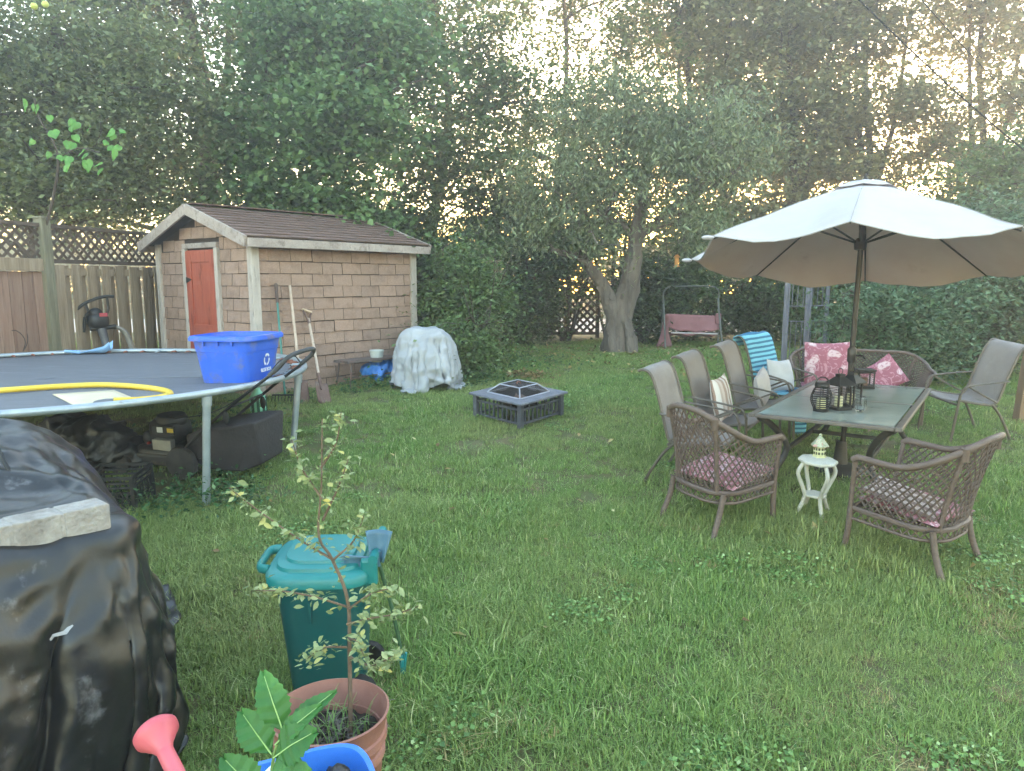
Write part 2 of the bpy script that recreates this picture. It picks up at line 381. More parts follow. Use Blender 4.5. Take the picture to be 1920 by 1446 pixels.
tree("forked_tree", "old tree with a twisted forked grey trunk on the back lawn", 1.86, 12.5,
     [(1.84, 12.5, .8), (1.86, 12.5, 1.25), (1.97, 12.5, 1.75), (2.08, 12.45, 2.3), (2.12, 12.4, 3.0), (2.3, 12.4, 4.4)], .26,
     [((.9, 12.0, 3.5), (.95, .7, .8)), ((2.5, 11.8, 3.9), (1.0, .7, .9)), ((1.7, 12.2, 4.6), (1.2, .8, .9)), ((3.4, 12.1, 4.3), (.9, .7, .8)), ((.3, 12.0, 2.9), (.55, .5, .5), .6), ((3.0, 11.8, 2.95), (.5, .5, .45), .5), ((1.3, 11.8, 2.75), (.5, .4, .35), .5)], 11500, .095, L_drp, bark=M_bark2, nb=46, aspect=.34, droop=.9,
     extra_limbs=[([(1.86, 12.5, 1.2), (1.68, 12.45, 1.7), (1.48, 12.4, 2.1), (1.15, 12.3, 2.45), (.7, 12.2, 2.6)], .15), ([(2.1, 12.45, 2.4), (1.95, 12.3, 2.9), (1.6, 12.2, 3.1), (1.1, 12.1, 2.9)], .05),
                  ([(1.9, 12.5, 1.45), (1.99, 12.4, 2.0), (1.92, 12.3, 2.45)], .14), ([(2.14, 12.4, 2.8), (2.7, 12.2, 3.3), (3.3, 12.1, 3.6)], .06), ([(1.78, 12.42, .78), (1.72, 12.38, 1.1), (1.74, 12.4, 1.55)], .14), ([(2.05, 12.38, .78), (2.0, 12.36, 1.15), (1.93, 12.4, 1.6), (2.02, 12.36, 2.1)], .13)])
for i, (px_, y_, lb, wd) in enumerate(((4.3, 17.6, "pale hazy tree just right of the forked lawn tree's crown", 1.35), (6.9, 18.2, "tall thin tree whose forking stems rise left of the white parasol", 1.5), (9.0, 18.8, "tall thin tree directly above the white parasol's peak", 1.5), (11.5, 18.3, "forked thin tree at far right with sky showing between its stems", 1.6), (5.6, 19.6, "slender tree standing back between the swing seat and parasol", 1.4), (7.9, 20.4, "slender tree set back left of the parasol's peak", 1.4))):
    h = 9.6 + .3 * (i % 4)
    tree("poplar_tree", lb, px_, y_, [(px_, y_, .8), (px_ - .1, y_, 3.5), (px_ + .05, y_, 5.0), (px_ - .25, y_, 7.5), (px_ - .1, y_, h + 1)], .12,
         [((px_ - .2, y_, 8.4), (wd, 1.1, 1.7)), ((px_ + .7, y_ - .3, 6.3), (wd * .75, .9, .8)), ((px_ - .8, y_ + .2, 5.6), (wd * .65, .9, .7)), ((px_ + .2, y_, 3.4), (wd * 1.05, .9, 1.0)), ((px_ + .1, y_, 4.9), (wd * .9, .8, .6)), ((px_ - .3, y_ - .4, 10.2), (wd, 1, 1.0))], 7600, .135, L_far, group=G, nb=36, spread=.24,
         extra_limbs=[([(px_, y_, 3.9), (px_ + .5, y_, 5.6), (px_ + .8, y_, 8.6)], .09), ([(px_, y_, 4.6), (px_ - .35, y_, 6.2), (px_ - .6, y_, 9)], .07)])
tree("maple_tree", "dense dark tree at right edge above the wooden post", 9.3, 13.6, [(9.3, 13.6, .8), (9.2, 13.6, 2.4), (9.0, 13.6, 4.4)], .17,
     [((8.7, 13.4, 3.3), (1.3, 1, 1.1)), ((9.8, 13.4, 2.2), (1.2, 1, 1.1)), ((7.6, 13.6, 2.4), (.9, .8, .9)), ((9.6, 13.6, 4.3), (1.0, 1, .7))], 9500, .1, L_mid, group=G, nb=22)
# understory
def shrub(name, lb, c, r, n, m, leaf=.075, group=None, stems=7, aspect=.5):
    x, y = c[0], c[1]; z0 = gz(y)
    blobs = [(c, r)] + [((c[0] + rng.uniform(-.6, .6) * r[0], c[1] - rng.uniform(0, .5) * r[1], c[2] + rng.uniform(-.5, .7) * r[2]), (r[0] * .5, r[1] * .5, r[2] * .45)) for _ in range(4)]
    path = [(x, y, z0), (x + .05, y, z0 + (c[2] - z0) * .6), (x, y, c[2] + r[2] * .4)]
    ex = [([(x + rng.uniform(-.15, .15), y, z0), (x + rng.uniform(-.6, .6) * r[0], y, c[2]), (x + rng.uniform(-.9, .9) * r[0], y, c[2] + r[2] * rng.uniform(.3, .8))], .022) for _ in range(stems)]
    return tree(name, lb, x, y, path, .04, blobs, n, leaf, m, group=group, nb=12, extra_limbs=ex, aspect=aspect, spread=.15)
H = "shrubs of the dark hedge along the back"
hedge = [((-1.9, 12.9, 2.2), (.8, .6, 1.3), "dark shrub just behind the shed's far roof corner"), ((-.9, 13.6, 2.0), (.9, .6, 1.25), "tall hedge shrub behind the small bush by the shed"),
         ((.1, 13.9, 1.8), (.9, .6, 1.1), "hedge shrub left of the lattice behind the fire pit"), ((1.1, 14.6, 2.5), (.9, .6, .9), "hedge shrub overhanging the lattice left of the forked trunk"),
         ((2.6, 14.0, 1.75), (.8, .6, 1.0), "hedge shrub between the forked trunk and the swing seat"), ((3.6, 14.6, 2.1), (.9, .6, 1.25), "hedge shrub right behind the pink swing seat"),
         ((4.9, 14.2, 1.5), (.85, .6, .85), "hedge shrub behind the towel draped chair"), ((6.0, 13.6, 1.7), (.9, .7, 1.0), "hedge shrub behind the metal garden arch"), ((7.1, 13.2, 1.6), (.9, .7, .9), "hedge shrub right of the parasol pole in the shade"),
         ((2.0, 14.9, 3.4), (1.1, .6, 1.0), "tall hedge shrub behind the fork of the lawn tree"), ((-.3, 14.8, 3.2), (1.0, .6, .9), "tall hedge shrub above the fire pit's left side"), ((-3.6, 13.2, 2.6), (1.0, .6, 1.0), "dark shrub peeking over the middle of the shed ridge")]
for k, (c, r, lb) in enumerate(hedge):
    shrub("hedge_shrub", lb, c, r, 4300, (L_dark, L_mid)[k % 2], .085, H, stems=5)
shrub("leafy_shrub", "bushy green shrub growing against the far end of the shed", (-.72, 10.7, 1.75), (.62, .5, .95), 6500, L_mid, .07)
shrub("leafy_shrub", "low leafy shrub spreading beside the white covered stack", (-.75, 9.75, 1.15), (.48, .4, .42), 3200, L_mid, .06)
shrub("willow_shrub", "rounded blue-green shrub behind the empty chair at right", (5.15, 9.4, 1.45), (1.0, .7, .75), 8000, L_blue, .075, aspect=.36)
shrub("willow_shrub", "taller shadowy shrub at right edge beside the wooden post", (6.6, 9.9, 1.6), (.9, .7, .95), 6000, L_dark, .08)
shrub("willow_shrub", "pale leaved shrub rising behind the parasol's right edge", (7.6, 11.6, 2.6), (.9, .7, .9), 5000, L_blue, .08)
# far wood
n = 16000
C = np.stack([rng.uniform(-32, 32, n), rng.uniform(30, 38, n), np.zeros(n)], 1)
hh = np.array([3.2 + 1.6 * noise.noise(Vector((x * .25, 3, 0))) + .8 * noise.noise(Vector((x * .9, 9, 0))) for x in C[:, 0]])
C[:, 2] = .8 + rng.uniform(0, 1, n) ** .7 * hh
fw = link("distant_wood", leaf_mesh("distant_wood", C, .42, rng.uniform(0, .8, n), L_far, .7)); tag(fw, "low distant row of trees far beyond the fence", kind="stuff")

# ------------------------------------------------------------------ grass
M_grass = leaf_mat("grass_blades", '#4d6d2e', '#a2c06a', '#dad8a4', trans=.3, rough=.6, pos_noise=(.7, '#68793b', '#bdc57e'))
M_clover = leaf_mat("clover_leaves", '#4d7034', '#93b468', '#c4d49a', trans=.3)
src = bpy.data.collections.new("grass_sources")
def blade_patch(name, n, size, h0, h1, w, lean):
    x = rng.uniform(-.5, .5, n) * size; y = rng.uniform(-.5, .5, n) * size
    ph = rng.uniform(0, 2 * PI, n); h = rng.uniform(h0, h1, n) * (.8 + .4 * rng.uniform(0, 1, n) ** 3); le = np.abs(rng.normal(0, lean, n)) * h
    dx, dy = np.cos(ph), np.sin(ph); px_, py_ = -dy, dx; ww = w * rng.uniform(.6, 1.3, n)
    v = np.zeros((n, 5, 3))
    for k, (t, wf, lf) in enumerate(((0, 1, 0), (.55, .8, .35), (1, 0, 1))):
        cx, cy_, cz = x + dx * le * lf, y + dy * le * lf, h * t * (1 - .25 * lf * np.minimum(le / h, 1))
        if k < 2:
            v[:, 2 * k] = np.stack([cx - px_ * ww * wf, cy_ - py_ * ww * wf, cz], 1); v[:, 2 * k + 1] = np.stack([cx + px_ * ww * wf, cy_ + py_ * ww * wf, cz], 1)
        else: v[:, 4] = np.stack([cx, cy_, cz], 1)
    i = np.arange(n)[:, None] * 5
    F = np.concatenate([i + np.array([[0, 1, 3]]), i + np.array([[0, 3, 2]]), i + np.array([[2, 3, 4]])], 1).reshape(-1, 3)
    tint = np.clip(rng.normal(.42, .2, n), 0, .93); tint[rng.uniform(0, 1, n) < .05] = 1
    o = bpy.data.objects.new(name, tri_mesh(name, v.reshape(-1, 3), F, np.repeat(tint, 5), M_grass)); src.objects.link(o)
for k in range(5): blade_patch(f"a_grass_{k}", 230, .32, .026, .058, .0022, .85)
for k in range(2): blade_patch(f"b_grass_{k}", 150, .30, .045, .1, .0024, 1.2)
nc = 90
C = np.stack([rng.normal(0, .09, nc), rng.normal(0, .09, nc), rng.uniform(.03, .055, nc)], 1)
src.objects.link(bpy.data.objects.new("c_clover", leaf_mesh("c_clover", C, .022, rng.uniform(0, 1, nc), M_clover, 1.0, 0, 3)))
M_straw = leaf_mat("dry_thatch", '#8d7850', '#c2ac78', '#a9a868', trans=.15, rough=.8)
_mg = M_grass; M_grass = M_straw
blade_patch("d_thatch", 260, .34, .012, .03, .002, 2.2); M_grass = _mg
pts = []
N_ = 11500
yy = np.sqrt(rng.uniform(1.3 ** 2, 14.6 ** 2, N_)); xx = rng.uniform(-1, 1, N_) * (.78 * yy + .9)
extra = np.stack([rng.uniform(-1, 1, 2600) * 4.2, np.sqrt(rng.uniform(1.3 ** 2, 5.2 ** 2, 2600))], 1)
P = np.concatenate([np.stack([xx, yy], 1), extra])
ca, sa = math.cos(R(51)), math.sin(R(51))
lx = (P[:, 0] + 3.0) * ca + (P[:, 1] - 8.45) * sa; ly = -(P[:, 0] + 3.0) * sa + (P[:, 1] - 8.45) * ca
keep = ~((lx > -.05) & (lx < 2.7) & (ly > -.12) & (ly < 2.6))
under = (np.hypot(P[:, 0] + 4.1, P[:, 1] - 6.0) < 1.75); keep &= ~(under & (rng.uniform(0, 1, len(P)) < .72))
keep &= ~((P[:, 0] < -1.45) & (P[:, 1] < 3.0)); keep &= ~((np.hypot(P[:, 0] + .86, P[:, 1] - 3.05) < .17) | (np.hypot(P[:, 0] + .6, P[:, 1] - 2.2) < .14))
straw = np.zeros(len(P), bool)
for (bx_, by_, br_) in ((2.75, 3.95, .28), (2.5, 3.62, .22), (1.45, 2.6, .22), (2.35, 3.1, .25), (3.6, 4.6, .2), (3.3, 6.4, .3), (.4, 9.2, .25)):
    straw |= (np.hypot(P[:, 0] - bx_, (P[:, 1] - by_) * 1.6) < br_) & (rng.uniform(0, 1, len(P)) < .6)
hid = (P[:, 1] > 12.2) & (rng.uniform(0, 1, len(P)) < .5); keep &= ~hid
P = P[keep]; straw = straw[keep]; npt = len(P)
gm = bpy.data.meshes.new("grass"); gm.from_pydata([(x, y, gz(y) - .004) for x, y in P], [], [])
a = gm.attributes.new("rot", 'FLOAT_VECTOR', 'POINT'); rr = np.zeros((npt, 3), np.float32); rr[:, 0] = np.where(P[:, 1] < 9, SLOPE, 0); rr[:, 2] = rng.uniform(0, 2 * PI, npt); a.data.foreach_set("vector", rr.ravel())
a = gm.attributes.new("scl", 'FLOAT', 'POINT'); hn = np.array([.95 + .5 * noise.noise(Vector((x * .8, y * .8, 1))) for x, y in P]); a.data.foreach_set("value", (hn * rng.uniform(.8, 1.2, npt)).astype(np.float32))
a = gm.attributes.new("idx", 'INT', 'POINT'); u = rng.uniform(0, 1, npt); cl = np.array([noise.noise(Vector((x * 1.1, y * 1.1, 7))) for x, y in P])
ix = np.where(u < .87, rng.integers(0, 5, npt), 5 + rng.integers(0, 2, npt)); ix = np.where((cl > .18) & (rng.uniform(0, 1, npt) < .1), 7, ix)
ix = np.where(straw, 8, ix); ix = np.where(rng.uniform(0, 1, npt) < .025, 8, ix)
a.data.foreach_set("value", ix.astype(np.int32))
go = link("grass", gm); tag(go, "patchy green lawn grass covering the yard", kind="stuff")
ng = bpy.data.node_groups.new("grass_nodes", 'GeometryNodeTree')
ng.interface.new_socket("Geometry", in_out='INPUT', socket_type='NodeSocketGeometry'); ng.interface.new_socket("Geometry", in_out='OUTPUT', socket_type='NodeSocketGeometry')
gi = ng.nodes.new("NodeGroupInput"); gout = ng.nodes.new("NodeGroupOutput"); ip = ng.nodes.new("GeometryNodeInstanceOnPoints"); ci = ng.nodes.new("GeometryNodeCollectionInfo")
ci.inputs["Collection"].default_value = src; ci.inputs["Separate Children"].default_value = True; ci.inputs["Reset Children"].default_value = True
def named(nm, ty):
    n_ = ng.nodes.new("GeometryNodeInputNamedAttribute"); n_.data_type = ty; n_.inputs["Name"].default_value = nm; return n_.outputs["Attribute"]
eu = ng.nodes.new("FunctionNodeEulerToRotation"); GL = ng.links
GL.new(gi.outputs[0], ip.inputs["Points"]); GL.new(ci.outputs[0], ip.inputs["Instance"]); ip.inputs["Pick Instance"].default_value = True
GL.new(named("idx", 'INT'), ip.inputs["Instance Index"]); GL.new(named("rot", 'FLOAT_VECTOR'), eu.inputs[0]); GL.new(eu.outputs[0], ip.inputs["Rotation"]); GL.new(named("scl", 'FLOAT'), ip.inputs["Scale"])
GL.new(ip.outputs[0], gout.inputs[0])
go.modifiers.new("grass", 'NODES').node_group = ng
# fallen leaves and weeds
M_litter = leaf_mat("dry_leaves", '#6b4d2e', '#b39a62', '#c9c08a', trans=.1)
n = 900
C = np.stack([rng.uniform(-.6, 5.2, n), 9.6 + 3.6 * rng.uniform(0, 1, n) ** .6, np.zeros(n)], 1); C[:, 2] = [gz(y) + rng.uniform(.02, .06) for y in C[:, 1]]
n2 = 260; C2 = np.stack([rng.normal(.25, .17, n2), rng.normal(9.75, .12, n2), np.zeros(n2)], 1); C2[:, 2] = gz(9.75) + np.abs(rng.normal(.03, .03, n2))
n3 = 60; C3 = np.stack([rng.uniform(-2, 4.5, n3), rng.uniform(3, 9, n3), np.zeros(n3)], 1); C3[:, 2] = [gz(y) + .045 for y in C3[:, 1]]
tt = np.concatenate([rng.uniform(0, 1, n), rng.uniform(0, .45, n2), rng.uniform(0, 1, n3)])
tag(link("fallen_leaves", leaf_mesh("fallen_leaves", np.concatenate([C, C2, C3]), .06, tt, M_litter, .6, 0, 2.5)), "scattered dry fallen leaves on the back lawn", kind="stuff")
L_weed = leaf_mat("weed_leaves", '#2c4a2a', '#5f8a55', '#9db57a')
def weeds(name, lb, spots, leaf=.045):
    W = [np.stack([rng.normal(x, s, k), rng.normal(y, s, k), np.zeros(k)], 1) for (x, y, s, k, h) in spots]
    for w, (x, y, s, k, h) in zip(W, spots): w[:, 2] = [gz(v) for v in w[:, 1]]; w[:, 2] += np.abs(rng.normal(0, h, k)) + .02
    W = np.concatenate(W); return tag(link(name, leaf_mesh(name, W, leaf, rng.uniform(0, 1, len(W)), L_weed, .5, .1, 1.2)), lb, kind="stuff")
weeds("weeds", "leafy green weeds around the trampoline's front leg and crate", [(-2.3, 5.3, .2, 420, .09), (-2.62, 5.15, .16, 260, .08), (-2.0, 5.25, .12, 130, .06), (-2.75, 6.5, .25, 260, .08), (-2.9, 7.2, .3, 260, .08)])
weeds("ground_weeds", "low weeds along the foot of the shed wall and shrub", [(-1.75, 9.0, .12, 200, .09), (-2.0, 8.75, .08, 120, .08), (-.5, 9.5, .3, 500, .07), (.2, 10.8, .5, 500, .08), (-2.55, 8.5, .12, 120, .06)])
# ------------------------------------------------------------------ shed
SA = R(51); SX, SY = -3.0, 8.45; SZ = gz(8.45) - .02; SL, SW, EH, RH = 2.52, 2.28, 1.9, 2.27
M_shing = mat("granule_shingle", '#967a6b', '#ad9181', rough=.95, scale=90, detail=3, bump=.5, bscale=160, rnd=.1, c3='#83695c', c3s=6, c3t=(.5, .75))
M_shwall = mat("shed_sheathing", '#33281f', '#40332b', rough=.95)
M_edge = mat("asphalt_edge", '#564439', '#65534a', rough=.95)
M_roof = mat("brown_roof_shingle", '#664d45', '#806459', rough=.95, scale=70, detail=3, bump=.6, bscale=120, rnd=.16, c3='#7d675e', c3s=3)
M_trim = mat("weathered_white_trim", '#aca199', '#c1b6ad', rough=.85, scale=5, stretch=(3, 3, .6), c3='#857a6e', c3s=7, c3t=(.55, .7), bump=.5, bscale=30)
M_fasc = mat("weathered_fascia", '#978982', '#b3a59d', rough=.9, scale=4, c3='#7d7067', c3s=9, c3t=(.52, .68), bump=.5, bscale=30)
M_door = mat("red_painted_door", '#9c4a38', '#ac5943', rough=.6, scale=7, stretch=(3, 3, .35), c3='#7a3527', c3s=5, c3t=(.58, .66), bump=.3, bscale=20)
M_iron = mat("dark_iron", '#2b2927', '#413c37', rough=.6, scale=20, metal=.6)
sh = thing("shed", "brown shingle clad garden shed with a red door and white trim", "shed", SX, SY, SZ, SA, tilt=False)
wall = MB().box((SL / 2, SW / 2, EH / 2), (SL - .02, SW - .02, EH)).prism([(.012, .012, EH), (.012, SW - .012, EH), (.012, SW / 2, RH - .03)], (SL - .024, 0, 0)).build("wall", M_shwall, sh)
tabm = {}
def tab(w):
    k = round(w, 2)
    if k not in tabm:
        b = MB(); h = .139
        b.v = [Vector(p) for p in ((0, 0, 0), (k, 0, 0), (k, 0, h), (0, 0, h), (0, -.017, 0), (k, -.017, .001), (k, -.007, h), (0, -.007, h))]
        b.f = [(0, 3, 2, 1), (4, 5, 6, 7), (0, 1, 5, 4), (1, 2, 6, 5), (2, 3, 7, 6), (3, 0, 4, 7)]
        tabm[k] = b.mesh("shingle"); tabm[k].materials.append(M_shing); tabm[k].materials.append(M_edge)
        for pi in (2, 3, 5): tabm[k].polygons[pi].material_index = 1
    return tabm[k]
def put_tab(parent, w, loc, rz, tilt=0):
    o = link("shingle", tab(w), parent=parent); o.location = loc; o.rotation_euler = (0, tilt, rz); return o
CH = .1465
TAB = .306
for r in range(13):                                    # long side, faces local -y
    z = .03 + r * CH; off = (r % 2) * TAB * .5; x = .05 - off
    if z + .03 > EH: break
    while x < SL - .05:
        a0, a1 = max(x, .05), min(x + TAB, SL - .05)
        if a1 - a0 > .035: put_tab(wall, a1 - a0 - .008, (a0 + random.uniform(-.003, .003), .0085 - .0006 * random.random(), z + random.uniform(-.004, .004)), 0, random.uniform(-.008, .008))
        x += TAB
D0, D1, DH = .72, 1.56, 1.8
for r in range(17):                                    # gable end, faces local -x
    z = .03 + r * CH; off = (r % 2) * TAB * .5; zt = z + CH
    lo, hi = .05, SW - .05
    if zt > EH:
        hw = (RH - zt) / (RH - EH) * SW / 2; lo, hi = SW / 2 - hw, SW / 2 + hw
        if hw < .1: break
    spans = [(lo, hi)] if z > DH else [(lo, D0), (D1, hi)]
    for s0, s1 in spans:
        y = -off
        while y < s1:
            a0, a1 = max(y, s0), min(y + TAB, s1)
            if a1 - a0 > .04: put_tab(wall, a1 - a0 - .008, (.0085, a1 - .004, z + random.uniform(-.004, .004)), -PI / 2, 0)
            y += TAB
# roof
sl = math.atan2(RH - EH, SW / 2); OH = .16
roof = MB()
for s in (0, 1):
    e0 = -OH; zz0 = RH - (SW / 2 + OH) * math.tan(sl)
    pts = [(-.16, e0, zz0 + .03), (-.16, SW / 2, RH + .03), (-.16, SW / 2, RH + .055), (-.16, e0, zz0 + .055)]
    if s: pts = [(p[0], SW - p[1], p[2]) for p in pts][::-1]
    roof.prism(pts, (SL + .32, 0, 0))
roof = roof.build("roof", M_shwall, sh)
rb = MB(); rb.v = [Vector(p) for p in ((0, 0, 0), (.3, 0, 0), (.3, .127, 0), (0, .127, 0), (0, 0, .016), (.3, 0, .015), (.3, .127, .006), (0, .127, .006))]
rb.f = [(0, 3, 2, 1), (4, 5, 6, 7), (0, 1, 5, 4), (1, 2, 6, 5), (2, 3, 7, 6), (3, 0, 4, 7)]
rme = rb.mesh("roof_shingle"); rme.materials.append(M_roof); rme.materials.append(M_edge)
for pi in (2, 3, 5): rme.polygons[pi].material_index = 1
SLN = (SW / 2 + OH) / math.cos(sl)
for side in (0, 1):
    for r in range(11):
        d = r * .133 - .012
        if d > SLN - .06: break
        x = -.17 - (r % 2) * .15
        while x < SL + .16:
            a0, a1 = max(x, -.17), min(x + .3, SL + .17)
            if a1 - a0 > .04:
                yy_, zz_ = -OH + d * math.cos(sl), RH - (SW / 2 + OH) * math.tan(sl) + .058 + d * math.sin(sl) + random.uniform(0, .003)
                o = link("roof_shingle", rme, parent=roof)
                if side: o.location = (a1 - .004, SW - yy_, zz_); o.rotation_euler = (sl, 0, PI)
                else: o.location = (a0, yy_, zz_); o.rotation_euler = (sl, 0, 0)
                o.scale = ((a1 - a0 - .006) / .3, 1, 1)
            x += .3
for s in (0, 1):                                      # ridge caps and bargeboards
    f = lambda y: y if not s else SW - y
    MB().bar((-.185, f(-OH - .01), RH - (SW / 2 + OH) * math.tan(sl) + .0), (-.185, f(SW / 2 - .002), RH + .01), .03, .13, up=(0, -math.sin(sl), math.cos(sl))).build("bargeboard", M_fasc, roof, bevel=.004)
    MB().bar((SL + .185, f(-OH - .01), RH - (SW / 2 + OH) * math.tan(sl) + .0), (SL + .185, f(SW / 2 - .002), RH + .01), .03, .13, up=(0, -math.sin(sl), math.cos(sl))).build("bargeboard", M_fasc, roof, bevel=.004)
    ez = RH - (SW / 2 + OH) * math.tan(sl) - .01
    MB().bar((-.165, f(-OH - .02), ez), (SL * .62, f(-OH - .02), ez), .025, .1).build("fascia_board", M_fasc, roof, bevel=.004)
    MB().bar((SL * .62 + .004, f(-OH - .022), ez), (SL + .165, f(-OH - .022), ez - .004), .025, .1).build("fascia_board", M_fasc, roof, bevel=.004)
for k in range(9): MB().box((-.0 + k * .295 + .02, SW / 2, RH + .078), (.3, .2, .012)).build("ridge_shingle", M_roof, roof)
for (x, y) in ((.025, .025), (SL - .025, .025), (.025, SW - .025), (SL - .025, SW - .025)):
    MB().box((x + (-.012 if x < 1 else .012), y + (-.012 if y < 1 else .012), EH / 2 - .02), (.1, .1, EH + .02)).build("corner_post", M_trim, sh, bevel=.006)
# door (in local -x wall)
dr = MB().box((-.012, (D0 + D1) / 2, DH / 2 + .02), (.03, D1 - D0 - .13, DH - .06)).build("door", M_door, sh)
dw = D1 - D0 - .13; dc = (D0 + D1) / 2
for (y0, y1, z0, z1) in ((dc - dw / 2, dc - dw / 2 + .13, .04, DH - .02), (dc + dw / 2 - .13, dc + dw / 2, .04, DH - .02)):
    MB().box((-.034, (y0 + y1) / 2, (z0 + z1) / 2), (.015, y1 - y0, z1 - z0)).build("stile", M_door, dr, bevel=.003)
for (z0, z1) in ((.04, .26), (.62, .86), (DH - .16, DH - .02)):
    MB().box((-.0335, dc, (z0 + z1) / 2), (.014, dw - .264, z1 - z0)).build("rail", M_door, dr, bevel=.003)
MB().prism([(-.043, D1 - .07, DH - .34), (-.043, D1 - .2, DH - .37), (-.043, D1 - .2, DH - .38), (-.043, D1 - .07, DH - .42)], (-.006, 0, 0)).build("hinge", M_iron, dr)
MB().box((-.05, D0 + .1, .72), (.02, .07, .1)).lathe([(.0, 0), (.025, .0), (.03, .02), (.02, .04), (0, .045)], 10, (-.058, D0 + .11, .73), Matrix.Rotation(-PI / 2, 3, 'Y')).build("latch", M_iron, dr)
for (c, d) in (((-.022, D0 + .03, DH / 2), (.05, .075, DH + .02)), ((-.022, D1 - .03, DH / 2), (.05, .075, DH + .02)), ((-.022, dc, DH + .045), (.045, D1 - D0 + .01, .065))):
    MB().box(c, d).build("door_frame", M_trim if d[2] > .2 else M_fasc, sh, bevel=.006)

# ------------------------------------------------------------------ side fence
M_board = mat("weathered_fence_board", '#85735f', '#a3927d', rough=.95, scale=5, stretch=(5, 5, .35), c3='#6a5844', c3s=7, c3t=(.55, .72), bump=.5, bscale=14, rnd=.16)
M_boardr = mat("reddish_fence_board", '#8a6a5c', '#a08474', rough=.95, scale=5, stretch=(5, 5, .35), c3='#6c5347', c3s=7, bump=.5, bscale=14, rnd=.12)
M_post = mat("mossy_post", '#6f6a58', '#8b8570', rough=.95, scale=6, stretch=(4, 4, .4), c3='#5b6244', c3s=4, bump=.5, bscale=16)
M_latt = mat("dark_lattice", '#4d4038', '#65564b', rough=.95, scale=8, bump=.3, rnd=.1)
fd = Vector((.26, .966, 0)).normalized(); FA = math.atan2(fd.y, fd.x)
fe = thing("wooden_fence", "weathered board fence topped with dark lattice behind the trampoline", "fence", -5.63, 8.8, gz(8.8), FA, tilt=False)
# local +x runs along the fence away from the camera; local -y faces the yard
def lattice(parent, x0, x1, z0, z1, y=0, st=.125, w=.034, mt=None, names="lattice_slat"):
    H_ = z1 - z0
    for s in (1, -1):
        k = x0 - H_
        while k < x1:
            a, b = (k, z0), (k + H_, z1)
            if s < 0: a, b = (k, z1), (k + H_, z0)
            def clip(p, q):
                (xa, za), (xb, zb) = p, q
                if xa < x0: za += (zb - za) * (x0 - xa) / (xb - xa); xa = x0
                if xb > x1: zb = za + (zb - za) * (x1 - xa) / (xb - xa); xb = x1
                return (xa, za), (xb, zb)
            if b[0] > x0 + .02:
                a, b = clip(a, b)
                if b[0] - a[0] > .03: MB().bar((a[0], y + s * .0045, a[1]), (b[0], y + s * .0045, b[1]), w, .008, up=(0, 1, 0)).build(names, mt or M_latt, parent)
            k += st
def bay(x0, x1, left):
    top = 2.02
    MB().box(((x0 + x1) / 2, 0, top), (x1 - x0, .09, .045)).build("cap_rail", M_latt, fe, bevel=.004)
    lattice(fe, x0, x1, 1.62, top - .02, -.01)
    if left:
        MB().box(((x0 + x1) / 2, -.035, 1.55), (x1 - x0, .04, .15)).build("rail", M_board, fe, bevel=.004)
        x = x0
        while x < x1 - .05:
            w = .16 + random.uniform(-.01, .02)
            MB().box((x + w / 2, -.0, .74), (w - .006, .02, 1.46)).build("board", M_boardr, fe, bevel=.002); x += w
    else:
        MB().box(((x0 + x1) / 2, -.02, 1.6), (x1 - x0, .05, .05)).build("rail", M_latt, fe, bevel=.004)
        MB().box(((x0 + x1) / 2, -.01, 1.47), (x1 - x0, .03, .09)).build("rail", M_board, fe, bevel=.004)
        MB().box(((x0 + x1) / 2, -.01, .3), (x1 - x0, .03, .09)).build("rail", M_board, fe, bevel=.004)
        x = x0 + .02; k = 0
        while x < x1 - .1:
            o = MB().box((0, 0, 0), (.138, .018, 1.5)).build("board", M_board, fe, bevel=.002)
            o.location = (x + .07, -.036 if k % 2 == 0 else .016, .81 + random.uniform(-.01, .01)); o.rotation_euler = (random.uniform(-.01, .01), random.uniform(-.008, .008), random.uniform(-.03, .03))
            x += .118; k += 1
bay(.07, 2.35, False); bay(2.5, 4.6, False); bay(-2.3, -.07, True)
for x in (0, 2.42, 4.67, -2.36): MB().box((x, -.01, 1.0), (.13, .13, 2.2)).box((x, -.01, 2.11), (.15, .15, .025)).build("post", M_post, fe, bevel=.008)
# lattice panels of the back fence
for i, (x, w, lb) in enumerate(((1.05, 1.5, "dark lattice fence panel left of the forked tree trunk"), (-.55, 1.5, "dark lattice panel half hidden by the hedge behind the fire pit"), (3.0, 1.5, "dark lattice panel behind the hedge right of the forked trunk"), (4.6, 1.5, "dark lattice panel behind the garden arch"))):
    t = thing("lattice_panel", lb, "fence", x, 15.6, gz(15.6), 0, group="back fence panels", tilt=False)
    lattice(t, -w / 2, w / 2, .12, 1.15, 0, .16, .05)
    for z in (.1, 1.17): MB().box((0, -.012, z), (w + .06, .05, .06)).build("rail", M_latt, t)
    for s in (-1, 1): MB().box((s * (w / 2 + .045), 0, .62), (.08, .08, 1.3)).build("post", M_latt, t)
bf = thing("board_fence", "grey board fence behind the shrub at the shed's far end", "fence", -1.3, 13.3, gz(13.3), 0, tilt=False)
for k in range(16): MB().box((-1.2 + k * .15, random.uniform(-.01, .01), .8), (.142, .02, 1.6 + random.uniform(-.02, .02))).build("board", M_board, bf)
for z in (.35, 1.3): MB().box((-.06, .03, z), (2.5, .04, .09)).build("rail", M_board, bf)
wp = thing("wooden_post", "brown timber post standing at the right edge of the lawn", "post", 5.36, 7.47, None, 0)
M_tim = mat("brown_timber", '#7d6450', '#94785f', rough=.9, scale=6, stretch=(4, 4, .4), c3='#5d4838', c3s=6, bump=.4, bscale=18)
MB().box((0, 0, .62), (.1, .1, 1.36)).build("shaft", M_tim, wp, bevel=.006)
